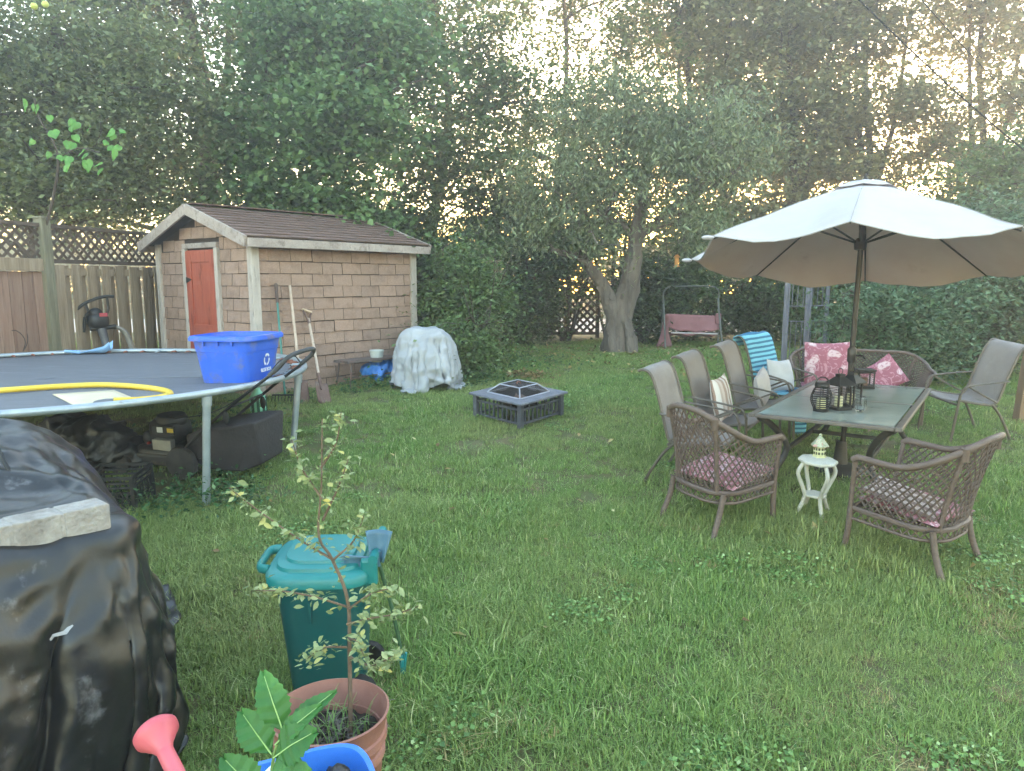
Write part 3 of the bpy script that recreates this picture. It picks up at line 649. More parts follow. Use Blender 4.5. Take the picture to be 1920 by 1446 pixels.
MB().prism([(-.055, -.055, 1.3), (.055, -.055, 1.3), (.055, .055, 1.3), (-.055, .055, 1.3)], (0, 0, .02)).build("cap", M_tim, wp, bevel=.004)

# ------------------------------------------------------------------ trampoline
M_galv = mat("galvanised_tube", '#9aa3ab', '#b3bac0', rough=.45, scale=8, metal=.55, c3='#7f6a5c', c3s=5, c3t=(.66, .74), bump=.1)
M_rust = mat("rusty_sleeve", '#7a4632', '#96604a', rough=.8, scale=20, c3='#b9b4ad', c3s=8, c3t=(.58, .66))
M_matw = mat("trampoline_mat_weave", '#63646b', '#6e6f76', rough=.75, scale=3, stretch=(1, 8, 1), detail=8, c3='#7b7c82', c3s=1.3, bump=.15, bscale=200)
TX, TY, TZ, TR = -4.05, 6.25, 1.28, 2.15
tr = thing("trampoline", "large round trampoline with grey tube frame and rusty springs", "trampoline", TX, TY, gz(TY), 0, tilt=False)
tz = TZ - gz(TY)
MB().tube([(TR * math.cos(2 * PI * k / 72), TR * math.sin(2 * PI * k / 72), tz) for k in range(72)], .026, 10, True).build("rim", M_galv, tr, smooth=True)
def matf(u, v):
    r = max(.001, u) * (TR - .13); a = 2 * PI * v; return (r * math.cos(a), r * math.sin(a), tz - .012 - .03 * (1 - u * u) + .004 * noise.noise(Vector((r * math.cos(a) * 2, r * math.sin(a) * 2, 0))))
MB().grid(matf, 14, 72).build("mat", M_matw, tr, smooth=True, solid=.006)
MB().tube([((TR - .125) * math.cos(2 * PI * k / 72), (TR - .125) * math.sin(2 * PI * k / 72), tz - .012) for k in range(72)], .009, 6, True).build("mat_hem", mat("black_webbing", '#1d1d1f', '#2a2a2c', rough=.8), tr, smooth=True)
sp = MB(); sp.tube([(0, 0, 0), (.03, 0, 0), (.032, 0, 0), (.1, 0, 0), (.102, 0, 0), (.135, 0, 0)], [.008, .008, .017, .017, .008, .008], 7)
spm = sp.mesh("spring"); spm.materials.append(M_rust); spm.shade_smooth()
spm2 = spm.copy(); spm2.materials.clear(); spm2.materials.append(M_galv)
for k in range(72):
    a = 2 * PI * (k + .3) / 72; o = link("spring", spm if random.random() < .68 else spm2, parent=tr)
    o.location = ((TR - .14) * math.cos(a), (TR - .14) * math.sin(a), tz - .008); o.rotation_euler = (0, 0, a + random.uniform(-.12, .12))
for a in (-31, 3, 57, 93, 149, 183, 239, 273):
    ca_, sa_ = math.cos(R(a)), math.sin(R(a)); x, y = TR * ca_, TR * sa_; gl = gz(TY + y) - gz(TY)
    MB().tube([(x, y, tz - .02), (x * .985, y * .985, tz - .3), (x * .96, y * .96, gl - .03)], [.03, .028, .028], 10).build("leg", M_galv, tr, smooth=True)
    MB().tube([(x, y, tz - .02), (x * .997, y * .997, tz - .09)], .035, 10).build("leg_socket", M_galv, tr, smooth=True)
# yellow hose hoop, cardboard, scoop on the trampoline
MZ = TZ - .03
M_yel = mat("yellow_tube", '#d9b32e', '#e8c545', rough=.45, scale=4, coat=.2)
hp = bez([(-4.3, 4.9, 0), (-4.05, 5.15, 0), (-3.8, 5.32, 0), (-3.5, 5.52, 0), (-3.18, 5.6, 0), (-2.76, 5.43, .0), (-2.5, 5.2, .0), (-2.46, 5.0, 0), (-2.56, 4.88, 0), (-2.68, 4.78, .01)], 7)
tag(MB().tube([(p.x, p.y, MZ + .026 + p.z) for p in hp], .022, 10).build("yellow_hose", M_yel, smooth=True), "length of thick yellow tubing curled on the trampoline mat", "hose")
M_card = mat("pale_cardboard", '#c9b99c', '#d6c8ad', rough=.9, scale=4, c3='#a8977a', c3s=6, c3t=(.62, .7))
def cardf(u, v):
    a, b, c, d = Vector((-2.9, 4.7, 0)), Vector((-2.58, 4.92, 0)), Vector((-3.36, 5.2, 0)), Vector((-3.02, 5.4, 0))
    p = a.lerp(b, u).lerp(c.lerp(d, u), v); return (p.x, p.y, MZ + .008 + .02 * abs(u - .6) ** 1.3 * (1 - v) + .006 * v)
tag(MB().grid(cardf, 8, 6).build("cardboard_sheet", M_card, smooth=True, solid=.005), "flat beige cardboard sheet lying on the trampoline", "cardboard")
M_lblue = mat("pale_blue_plastic", '#7aa6d6', '#8db6e2', rough=.4, scale=3)
sc = thing("blue_scoop", "pale blue plastic scoop resting at the trampoline's rear rim", "scoop", -4.72, 8.12, TZ - .02, R(18), tilt=False)
MB().grid(lambda u, v: ((u - .5) * .34, (v - .5) * (.2 - .07 * (1 - u)), .02 + .09 * (abs(v - .5) * 2) ** 3 * u + .05 * max(0, u - .8) * 5 * .8), 10, 12).build("bowl", M_lblue, sc, smooth=True, solid=.005)
MB().tube([(-.15, 0, .03), (-.3, 0, .05)], [.02, .016], 8).build("handle", M_lblue, sc, smooth=True)
# recycling box
M_rec = mat("blue_recycling_plastic", '#2f5fd6', '#3a6be0', rough=.42, scale=2, c3='#7a7480', c3s=3.2, c3t=(.52, .72), spec=.4)
M_wht = mat("white_print", '#e6e8ee', '#f2f3f6', rough=.6)
rb_ = thing("recycling_box", "bright blue recycling box standing on the trampoline edge", "box", -2.3, 6.03, TZ - .025, R(-7), tilt=False)
def rbox(hx, hy, z, n=40, p=5):
    return [Vector((hx * math.copysign(abs(math.cos(a)) ** (2 / p), math.cos(a)), hy * math.copysign(abs(math.sin(a)) ** (2 / p), math.sin(a)), z)) for a in (2 * PI * k / n for k in range(n))]
def loft(rings, cap0=True, cap1=False):
    b = MB(); n = len(rings[0])
    for r in rings: b.v += [Vector(p) for p in r]
    for i in range(len(rings) - 1):
        for k in range(n):
            l = (k + 1) % n; b.f.append((i * n + k, i * n + l, (i + 1) * n + l, (i + 1) * n + k))
    if cap0: b.f.append(tuple(range(n))[::-1])
    if cap1: b.f.append(tuple(range((len(rings) - 1) * n, len(rings) * n)))
    return b
body = loft([rbox(.215, .255, 0), rbox(.22, .26, .012), rbox(.252, .3, .26), rbox(.256, .304, .262), rbox(.27, .318, .37), rbox(.262, .31, .37), rbox(.244, .292, .255), rbox(.21, .25, .02)], True, True).build("tub", M_rec, rb_, smooth=True)
loft([rbox(.272, .32, .352), rbox(.298, .346, .352), rbox(.3, .348, .372), rbox(.29, .338, .39), rbox(.266, .314, .392), rbox(.264, .312, .37)], False, False).build("rim", M_rec, rb_, smooth=True)
for s in (-1, 1):
    for k in (-.12, .0, .12): MB().box((k, s * .325, .335), (.012, .022, .035)).build("rim_rib", M_rec, rb_)
# recycling loop arrows and lettering on the right-hand end (local +x)
ar = MB()
def P_(y, z): return Vector((.2235 + .118 * z + .0035, y, z))
for k in range(3):
    a = R(90 + 120 * k); c = (.0, .18)
    def q(r, t): return P_(c[0] + r * math.cos(a + t), c[1] + r * math.sin(a + t))
    n = 8
    for i in range(n):
        t0, t1 = -.95 + 1.35 * i / n, -.95 + 1.35 * (i + 1) / n; ar.poly([q(.034, t0), q(.052, t0), q(.052, t1), q(.034, t1)])
    ar.poly([q(.026, .4), q(.06, .4), q(.043, .85)])
ar.build("recycling_symbol", M_wht, rb_)
def lettering(txt, size, M4, m, parent, name="lettering", ext=.0006):
    cu = bpy.data.curves.new(name, 'FONT'); cu.body = txt; cu.size = size; cu.align_x = 'CENTER'; cu.align_y = 'CENTER'; cu.extrude = ext
    cu.offset = size * .015
    t = bpy.data.objects.new(name, cu); COL.objects.link(t)
    me = bpy.data.meshes.new_from_object(t.evaluated_get(bpy.context.evaluated_depsgraph_get())); bpy.data.objects.remove(t)
    me.materials.clear(); me.materials.append(m)
    o = bpy.data.objects.new(name, me); COL.objects.link(o); o.parent = parent; o.matrix_local = M4; return o
lettering("BLUE BOX", .04, Matrix.Translation((.2235 + .118 * .095 + .004, 0, .095)) @ Matrix.Rotation(-.118, 4, 'Y') @ Matrix.Rotation(PI / 2, 4, 'Z') @ Matrix.Rotation(PI / 2, 4, 'X'), M_wht, rb_)

# ------------------------------------------------------------------ bicycle and leaf blower by the fence
M_blk = mat("black_plastic", '#1b1b1c', '#2a2a2b', rough=.5, scale=10)
M_rub = mat("black_rubber", '#171717', '#232323', rough=.85)
M_wpaint = mat("cream_paint", '#d9d6c6', '#e4e2d6', rough=.35, coat=.3)
M_bpaint = mat("blue_paint", '#3a4a9a', '#4656a8', rough=.35, coat=.3)
M_chr = mat("chrome", '#b9bcc0', '#d2d4d7', rough=.2, metal=.9)
bk = thing("bicycle", "small cream and blue bicycle leaning on the fence at far left", "bicycle", -6.08, 8.35, gz(8.35), R(10), tilt=False)
def wheel(x, r, nm, par):
    t = MB().tube([(x + r * math.cos(2 * PI * k / 28), 0, r + .02 + r * math.sin(2 * PI * k / 28)) for k in range(28)], .022, 7, True).build(nm, M_rub, par, smooth=True)
    MB().tube([(x + (r - .025) * math.cos(2 * PI * k / 28), 0, r + .02 + (r - .025) * math.sin(2 * PI * k / 28)) for k in range(28)], .01, 6, True).build("rim", M_chr, t, smooth=True)
    s = MB()
    for k in range(14):
        a = 2 * PI * k / 14; s.tube([(x, .02 * (-1) ** k, r + .02), (x + (r - .03) * math.cos(a), 0, r + .02 + (r - .03) * math.sin(a))], .0018, 4)
    s.build("spokes", M_chr, t)
wheel(-.42, .25, "wheel", bk); wheel(.4, .25, "wheel", bk)
fr = MB(); fr.tube([(.24, 0, .62), (-.12, 0, .55)], .018, 8); fr.tube([(.26, 0, .55), (-.05, 0, .25)], .02, 8); fr.tube([(-.17, 0, .68), (-.05, 0, .25)], .016, 8); fr.tube([(-.05, 0, .25), (-.42, 0, .27)], .012, 8); fr.tube([(-.12, 0, .52), (-.42, 0, .27)], .01, 8)
fr.build("frame", M_wpaint, bk, smooth=True)
MB().tube([(.235, 0, .66), (.3, 0, .48)], .024, 8).tube([(.3, -.05, .46), (.33, -.055, .4), (.4, -.05, .27)], .013, 7).tube([(.3, .05, .46), (.33, .055, .4), (.4, .05, .27)], .013, 7).tube([(.3, -.05, .47), (.3, .05, .47)], .02, 8).build("fork", M_bpaint, bk, smooth=True)
MB().tube(bez([(.16, -.24, .78), (.2, -.13, .8), (.225, -.04, .74), (.225, .04, .74), (.2, .13, .8), (.16, .24, .78)], 5), .011, 7).tube([(.235, 0, .64), (.225, 0, .745)], .014, 8).build("handlebar", M_chr, bk, smooth=True)
for s in (-1, 1):
    MB().tube([(.163, s * .235, .781), (.12, s * .32, .765)], .017, 8).build("grip", M_blk, bk, smooth=True)
    MB().tube([(.2, s * .15, .79), (.25, s * .19, .765), (.23, s * .29, .755)], .006, 5).build("brake_lever", M_blk, bk, smooth=True)
    MB().tube(bez([(.22, s * .14, .78), (.34, s * .1, .83), (.4, s * .03, .7), (.32, 0, .5)], 6), .004, 5).build("brake_cable", M_blk, bk, smooth=True)
MB().ell((-.19, 0, .72), (.13, .07, .03), 14, 8).build("saddle", M_blk, bk, smooth=True)
MB().tube([(-.05, 0, .25), (.02, -.06, .13)], .01, 6).box((.02, -.1, .125), (.08, .07, .02)).tube([(-.05, 0, .25), (-.12, .06, .37)], .01, 6).box((-.12, .1, .375), (.08, .07, .02)).build("crank", M_blk, bk)
bl = thing("leaf_blower", "black leaf blower vacuum with grey tube propped against the fence", "leaf blower", -5.33, 9.3, gz(9.3), R(40), tilt=False)
MB().tube(bez([(.16, -.12, .05), (.08, -.06, .4), (.03, .0, .72)], 5), [.05] * 3 * 3 + [.055, .055], 12).build("tube", mat("dark_grey_plastic", '#4a4b52', '#5a5b62', rough=.4), bl, smooth=True)
MB().ell((0, .02, .82), (.13, .1, .1), 16, 10, .7).ell((-.02, .02, .92), (.08, .07, .07), 14, 8).tube([(-.17, .02, .68), (-.15, .02, .86), (-.08, .02, .96)], .018, 7).tube([(-.1, 0, .72), (.2, 0, .74)], .03, 8).build("motor_housing", M_blk, bl, smooth=True)
MB().tube(bez([(-.24, 0, .96), (-.16, 0, 1.03), (-.02, 0, 1.1), (.1, 0, 1.13), (.2, 0, 1.13)], 5), .02, 8).tube([(-.13, 0, 1.04), (-.1, 0, .94)], .015, 7).tube([(.12, 0, 1.13), (.13, 0, .98), (.09, 0, .86)], .016, 7).build("handle", M_blk, bl, smooth=True)
MB().box((.05, -.075, .9), (.09, .012, .045)).build("badge", mat("red_badge", '#a8323c', '#c4545c', rough=.5), bl)
MB().tube(bez([(.18, .03, .75), (.3, .02, .66), (.38, 0, .4), (.4, 0, .06)], 5), [.045, .06, .07, .08, .09, .1, .105, .11, .11, .11, .11, .11, .1, .09, .07, .04], 10, flat=.35).build("collection_bag", mat("grey_bag_cloth", '#8a8680', '#a19d97', rough=.9, bump=.4), bl, smooth=True)
# ------------------------------------------------------------------ draped and crumpled covers
def draped(name, b, m, parent=None, voxel=.03, smooth=6, wr=None, loc=None):
    t = bpy.data.objects.new("tmp", b.mesh("tmp")); COL.objects.link(t)
    md = t.modifiers.new("r", 'REMESH'); md.mode = 'VOXEL'; md.voxel_size = voxel
    if smooth:
        md = t.modifiers.new("s", 'SMOOTH'); md.factor = .5; md.iterations = smooth
    me = bpy.data.meshes.new_from_object(t.evaluated_get(bpy.context.evaluated_depsgraph_get())); bpy.data.objects.remove(t)
    if wr:
        nn = [v.normal.copy() for v in me.vertices]
        for v, n_ in zip(me.vertices, nn): v.co += n_ * wr(v.co)
    me.materials.clear(); me.materials.append(m); me.shade_smooth(); me.update()
    o = bpy.data.objects.new(name, me); COL.objects.link(o)
    if parent: o.parent = parent
    return o
def ridged(p, f, st=(1, 1, 1), seed=0):
    q = Vector((p.x * st[0] * f + seed, p.y * st[1] * f - seed, p.z * st[2] * f))
    w = noise.noise(q * .6 + Vector((5, 1, 2))) * .8
    return (1 - abs(noise.noise(q + Vector((w, w, w))))) ** 3
M_poly = mat("black_polythene", '#141416', '#232326', rough=.36, scale=3, c3='#737276', c3s=5, c3t=(.6, .76), bump=.1, bscale=40, spec=.6, rv=.1)
def cloth_over(colliders, centre, size, res, z, frames=48, rot=0, bend=.6, jit=.004, slack=0.0):
    """lets a real sheet fall over solid shapes and keeps the settled mesh"""
    cols = []
    for c_ in colliders:
        ob = bpy.data.objects.new("tmp_solid", c_.mesh("tmp_solid")); COL.objects.link(ob); ob.modifiers.new("c", 'COLLISION'); ob.collision.thickness_outer = .01; ob.collision.cloth_friction = 12; cols.append(ob)
    rm = Matrix.Rotation(rot, 3, 'Z'); cm_ = Vector((centre[0], centre[1], z))
    sheet = MB().grid(lambda u, v: cm_ + rm @ Vector(((u - .5) * size[0], (v - .5) * size[1], jit * noise.noise(Vector((u * 17, v * 17, 2))))), res[0], res[1])
    ob = bpy.data.objects.new("tmp_sheet", sheet.mesh("tmp_sheet")); COL.objects.link(ob)
    cl_ = ob.modifiers.new("cloth", 'CLOTH'); cs_ = cl_.settings
    cs_.quality = 5; cs_.mass = .25; cs_.tension_stiffness = 25; cs_.compression_stiffness = 25; cs_.shear_stiffness = 12; cs_.bending_stiffness = bend; cs_.air_damping = 2.0; cs_.shrink_min = slack
    cl_.collision_settings.distance_min = .008; cl_.collision_settings.collision_quality = 3; cl_.collision_settings.use_self_collision = False
    cl_.point_cache.frame_start = 1; cl_.point_cache.frame_end = frames
    for f_ in range(1, frames + 1): scene.frame_set(f_)
    me = bpy.data.meshes.new_from_object(ob.evaluated_get(bpy.context.evaluated_depsgraph_get()))
    for o_ in cols + [ob]: bpy.data.objects.remove(o_)
    scene.frame_set(1); me.materials.clear(); me.shade_smooth(); return me
tb = MB()
Mz = Matrix.Rotation(R(53), 3, 'Z')
rg = [[Mz @ Vector((p.x * kx, p.y * ky, 0)) + Vector((-2.1, 2.34, z)) for p in rbox(1, 1, 0, 64, 9)] for (kx, ky, z) in ((.6, .5, -.05), (.62, .53, .7), (.6, .51, 1.15), (.585, .495, 1.195), (.3, .25, 1.2))]
lf_ = loft(rg, True, True); tb.v += lf_.v; tb.f += lf_.f
tb2 = MB(); tb2.ell((-2.48, 2.98, .72), (.7, .52, .74), 24, 16, .85)
tb.ell((-1.585, 2.43, .72), (.26, .25, .34), 18, 12, .9); tb.ell((-1.72, 2.0, .75), (.2, .22, .3), 16, 10); tb.ell((-1.68, 2.66, .5), (.18, .18, .3), 16, 10); tb.ell((-1.95, 2.25, 1.14), (.3, .16, .1), 16, 10)
flr = MB().grid(lambda u, v: (-5 + 8 * u, 0 + 6 * v, gz(6 * v) - .0), 8, 8)
flr2 = MB().grid(lambda u, v: (-3 + 4 * u, 7 + 4 * v, gz(7 + 4 * v)), 8, 8)
tarp_me = cloth_over([tb, tb2, flr], (-2.2, 2.6), (3.3, 3.2), (132, 124), 1.56, 46, R(20), .12, .012, -.07)
tp = thing("black_tarp_heap", "large heap wrapped in creased shiny black plastic at left foreground", "tarp", -1.9, 2.5, gz(2.5), tilt=False)
def crease(me, f1, a1, f2, a2, st):
    nn = [v.normal.copy() for v in me.vertices]
    for v, n_ in zip(me.vertices, nn):
        p = v.co; v.co = p + n_ * (ridged(Vector((p.x + .5 * p.z, p.y - .3 * p.z, p.z - .5 * p.x)), f1, st, 2) * a1 + ridged(Vector((p.x - .6 * p.z, p.y, p.z + .6 * p.x)), f2, st, 6) * a2)
    me.update()
crease(tarp_me, 3.4, .045, 7.5, .02, (1, 1, .4))
tarp_me.materials.append(M_poly); o = link("cover", tarp_me, parent=tp); md = o.modifiers.new("sub", "SUBSURF"); md.levels = 1; md.render_levels = 1; md = o.modifiers.new("solid", "SOLIDIFY"); md.thickness = .004; o.matrix_parent_inverse = Matrix.Translation((-1.9, 2.5, gz(2.5))).inverted()
M_rope = mat("black_hem", '#151516', '#29292a', rough=.6)
def ontarp(pts, r, nm):
    t = MB().tube(bez(pts, 5), r, 6).build(nm, M_rope, tp, smooth=True); t.matrix_parent_inverse = Matrix.Translation((-1.9, 2.5, gz(2.5))).inverted()
ontarp([(-2.12, 2.86, 1.5), (-1.98, 2.72, 1.42), (-1.88, 2.66, 1.3), (-1.8, 2.64, 1.22)], .008, "hem_cord")
# white scuffs where the plastic is torn
BH_ = o
def torn(pts, w):
    b = MB(); q = bez(pts, 4); n_ = len(q); L_, R_ = [], []
    iv = BH_.matrix_world.inverted()
    for i, p in enumerate(q):
        ok, c, nr, _ = BH_.closest_point_on_mesh(Vector(p)); c = c + nr * .004
        t = (q[min(i + 1, n_ - 1)] - q[max(i - 1, 0)]).normalized(); s = t.cross(nr).normalized() * w * (math.sin(PI * (i + .3) / (n_ + .3)) + .15); L_.append(c + s); R_.append(c - s)
    for i in range(n_ - 1): b.poly([L_[i], L_[i + 1], R_[i + 1], R_[i]])
    t = b.build("torn_edge", M_scuff, tp, smooth=True); t.matrix_parent_inverse = Matrix.Translation((-1.9, 2.5, gz(2.5))).inverted()
M_scuff = mat("torn_plastic_edge", '#8f8f93', '#b0b0b4', rough=.5)
torn([(-1.53, 2.0, .85), (-1.58, 2.0, .76), (-1.61, 1.98, .68)], .005); torn([(-1.5, 2.1, .86), (-1.52, 2.05, .76), (-1.56, 2.0, .68)], .004); torn([(-1.4, 2.25, .72), (-1.44, 2.2, .68)], .006); torn([(-1.42, 2.2, .98), (-1.46, 2.15, .95)], .007)
M_cblk = mat("concrete_block", '#8f8882', '#a39d97', rough=.95, scale=30, c3='#7a736d', c3s=5, bump=.5, bscale=60)
cb = thing("concrete_block", "long pale concrete paver block lying on the black plastic heap", "block", -1.66, 2.2, 1.222, R(50), tilt=False)
MB().box((-.03, 0, .0475), (.735, .106, .087)).build("core", M_cblk, cb, bevel=.004)
for k in range(5): MB().box((-.36 + .147 * k + .036, 0, .047), (.138, .11, .094)).build("segment", M_cblk, cb, bevel=.004)
M_white = mat("white_cover_cloth", '#95969b', '#a9aaae', rough=.6, scale=3, c3='#85868a', c3s=4, c3t=(.74, .95), bump=.08, bscale=12)
wt = thing("covered_stack", "lumpy stack under a creased pale grey cover at the shed corner", "covered stack", -1.1, 9.08, gz(9.08) - .01, tilt=False)
wz = gz(9.08)
wb = MB().lathe([(0, -.05), (.3, -.05), (.34, .05), (.34, .2), (.24, .25), (.34, .3), (.34, .42), (.22, .47), (.28, .52), (.28, .64), (.22, .7), (0, .71)], 32, (-1.1, 9.08, wz))
wme = cloth_over([wb, flr2], (-1.1, 9.08), (1.62, 1.62), (76, 76), wz + .78, 40, R(30), .08, .01, -.1)
crease(wme, 3.6, .05, 7, .012, (1, 1, 1))
wme.materials.append(M_white); o = link("cover", wme, parent=wt); md = o.modifiers.new("sub", "SUBSURF"); md.levels = 1; md.render_levels = 1; md = o.modifiers.new("solid", "SOLIDIFY"); md.thickness = .004
o.matrix_parent_inverse = Matrix.Translation((-1.1, 9.08, gz(9.08) - .01)).inverted()
M_bag = mat("black_bin_bag", '#161617', '#262628', rough=.4, scale=4, c3='#5d5348', c3s=5, c3t=(.62, .76), crumple=11)
bb = MB(); bb.ell((0, 0, .2), (.34, .26, .24), 18, 10); bb.ell((.3, .02, .12), (.24, .2, .14), 16, 10); bb.ell((-.3, .1, .22), (.22, .22, .24), 16, 10)
bg = thing("rubbish_bag", "crumpled black rubbish bag lying under the trampoline", "bag", -3.55, 6.0, gz(6.0), tilt=False)
draped("sack", bb, M_bag, bg, .022, 2, lambda p: ridged(p, 6, (1, 1, 1), 4) * .07 - .03)
# ------------------------------------------------------------------ milk crate
mc = thing("milk_crate", "black plastic milk crate in weeds under the trampoline's edge", "crate", -2.93, 5.2, gz(5.2), R(4))
cw, cdp, chh = .36, .32, .27
for z, h in ((.012, .024), (chh - .012, .024), (chh - .05, .014), (chh - .085, .014)):
    for (c, d) in (((0, -cdp / 2, z), (cw, .014, h)), ((0, cdp / 2, z), (cw, .014, h)), ((-cw / 2, 0, z), (.014, cdp - .016, h)), ((cw / 2, 0, z), (.014, cdp - .016, h))): MB().box(c, d).build("rail", M_blk, mc, bevel=.002)
for (c, d) in (((-cw / 2, -cdp / 2), 0), ((cw / 2, -cdp / 2), 0), ((-cw / 2, cdp / 2), 0), ((cw / 2, cdp / 2), 0)): MB().box((c[0], c[1], chh / 2), (.03, .03, chh - .004)).build("corner", M_blk, mc, bevel=.003)
for s in (-1, 1):
    hx = MB()
    for r in range(3):
        for k in range(9):
            x = -cw / 2 + .04 + .04 * k; z = .045 + .045 * r; dx = .02 * (1 if (r + k) % 2 else -1)
            hx.bar((x - dx / 2, s * cdp / 2, z - .022), (x + dx / 2, s * cdp / 2, z + .022), .011, .008, up=(0, 1, 0))
    for r in range(4): hx.bar((-cw / 2, s * cdp / 2 + .001, .03 + .04 * r), (cw / 2, s * cdp / 2 + .001, .03 + .04 * r), .007, .008, up=(0, 1, 0))
    tag(hx.build("lattice_side", M_blk, mc), None, kind="stuff")
    hx = MB()
    for k in range(7): hx.bar((s * cw / 2, -cdp / 2 + .04 + .04 * k, .02), (s * cw / 2, -cdp / 2 + .04 + .04 * k, chh - .09), .008, .01, up=(1, 0, 0))
    tag(hx.build("lattice_side", M_blk, mc), None, kind="stuff")
MB().box((0, 0, .008), (cw - .03, cdp - .03, .01)).build("bottom", M_blk, mc)
# ------------------------------------------------------------------ lawn mower (local +x forward)
M_mbag = mat("mower_bag_cloth", '#2b2729', '#373234', rough=.85, scale=5, c3='#4a4446', c3s=2, bump=.4, bscale=40)
M_mdeck = mat("mower_deck", '#1d1c1d', '#2c2a2a', rough=.45, scale=6, c3='#5a5148', c3s=6, c3t=(.6, .75))
M_meng = mat("mower_engine", '#1a1a1b', '#28282a', rough=.45)
M_alu = mat("cast_aluminium", '#85837f', '#a3a19c', rough=.5, metal=.6)
mw = thing("lawn_mower", "black push lawn mower with a cloth grass bag parked under the trampoline", "lawn mower", -2.62, 5.98, gz(5.98), R(166))
MB().box((.3, 0, .13), (.62, .46, .1)).ell((.3, 0, .17), (.3, .22, .07), 20, 8, .6).build("deck", M_mdeck, mw, bevel=.02, smooth=False)
eng = MB().ell((.3, 0, .32), (.15, .14, .13), 20, 10, .6).build("engine", M_meng, mw, smooth=True)
MB().lathe([(.0, .47), (.11, .465), (.125, .44), (.13, .4), (.12, .37)], 18, (.28, .0, 0)).build("pull_start_cover", M_meng, eng, smooth=True)
MB().box((.24, .17, .25), (.18, .06, .1)).box((.2, .15, .17), (.14, .08, .05)).build("muffler", M_alu, eng, bevel=.008)
MB().box((.24, .153, .37), (.22, .02, .08)).build("shroud", M_meng, eng, bevel=.008)
MB().box((.27, .1645, .375), (.055, .003, .045)).build("white_sticker", mat("white_sticker_vinyl", '#c9ccd0', '#d8dadd', rough=.4), eng)
MB().box((.17, .1645, .375), (.06, .003, .035)).build("yellow_sticker", mat("yellow_sticker_vinyl", '#c9a92e', '#d8bb48', rough=.4), eng)
MB().ell((.44, .1, .28), (.05, .05, .06), 12, 8).build("air_filter", M_meng, eng, smooth=True)
MB().ell((.42, .13, .24), (.018, .018, .018), 8, 6).build("primer_bulb", mat("red_rubber", '#8a2a24', '#a03a32', rough=.5), eng, smooth=True)
M_tyre = mat('dusty_tyre', '#2b2927', '#45413d', rough=.9, scale=12)
for (x, r) in ((0, .14), (.6, .1)):
    for s in (-1, 1):
        w_ = MB().lathe([(r * .72, -.022), (r * .96, -.024), (r, -.012), (r, .012), (r * .96, .024), (r * .72, .022)], 26, (x, s * .27, r), Matrix.Rotation(PI / 2, 3, 'X')).build("wheel", M_tyre, mw, smooth=False)
        hb = MB().lathe([(0, -.02), (.03, -.02), (.03, .02), (0, .02)], 12, (x, s * .27, r), Matrix.Rotation(PI / 2, 3, 'X'))
        for k in range(8):
            a = 2 * PI * k / 8; hb.bar((x + .02 * math.cos(a), s * .27, r + .02 * math.sin(a)), (x + r * .74 * math.cos(a), s * .27, r + r * .74 * math.sin(a)), .014, .012, up=(0, 1, 0))
        hb.build("hub", M_tyre, w_)
def mbag(u, v):
    return None
bag = loft([[(-.0 , y, z) for (y, z) in ((-.19, .16), (.19, .16), (.2, .36), (-.2, .36))], [(-.2, y, z) for (y, z) in ((-.23, .09), (.23, .09), (.24, .43), (-.24, .43))], [(-.5, y, z) for (y, z) in ((-.22, .09), (.22, .09), (.24, .49), (-.24, .49))], [(-.66, y, z) for (y, z) in ((-.16, .15), (.16, .15), (.22, .51), (-.22, .51))]], True, True)
bag.build("grass_bag", M_mbag, mw, bevel=.02, sub=0)
for s in (-1, 1):
    MB().tube(bez([(.04, s * .23, .2), (-.12, s * .235, .36), (-.5, s * .235, .66), (-.86, s * .235, .92)], 5), .0125, 7).build("handle_bar", M_blk, mw, smooth=True)
    MB().ell((-.44, s * .255, .55), (.03, .012, .055), 10, 6).build("clamp_knob", M_blk, mw, smooth=True)
MB().tube(bez([(-.84, -.235, .91), (-.93, -.235, .98), (-.98, -.21, 1.04), (-.99, -.1, 1.06), (-.99, .1, 1.06), (-.98, .21, 1.04), (-.93, .235, .98), (-.84, .235, .91)], 5), .018, 8).build("grip", mat("foam_grip", '#3a3a3c', '#4c4c4f', rough=.9), mw, smooth=True)
MB().tube(bez([(-.84, -.22, .93), (-.86, -.1, 1.0), (-.86, .1, 1.0), (-.84, .22, .93)], 5), .005, 5).build("brake_bail", M_blk, mw, smooth=True)
MB().tube([(-.46, -.23, .63), (-.46, .23, .63)], .009, 6).build("cross_bar", M_blk, mw, smooth=True)
MB().tube(bez([(-.75, .23, .84), (-.4, .3, .62), (.05, .2, .5), (.28, .05, .47)], 6), .004, 5).build("throttle_cable", M_blk, mw, smooth=True)
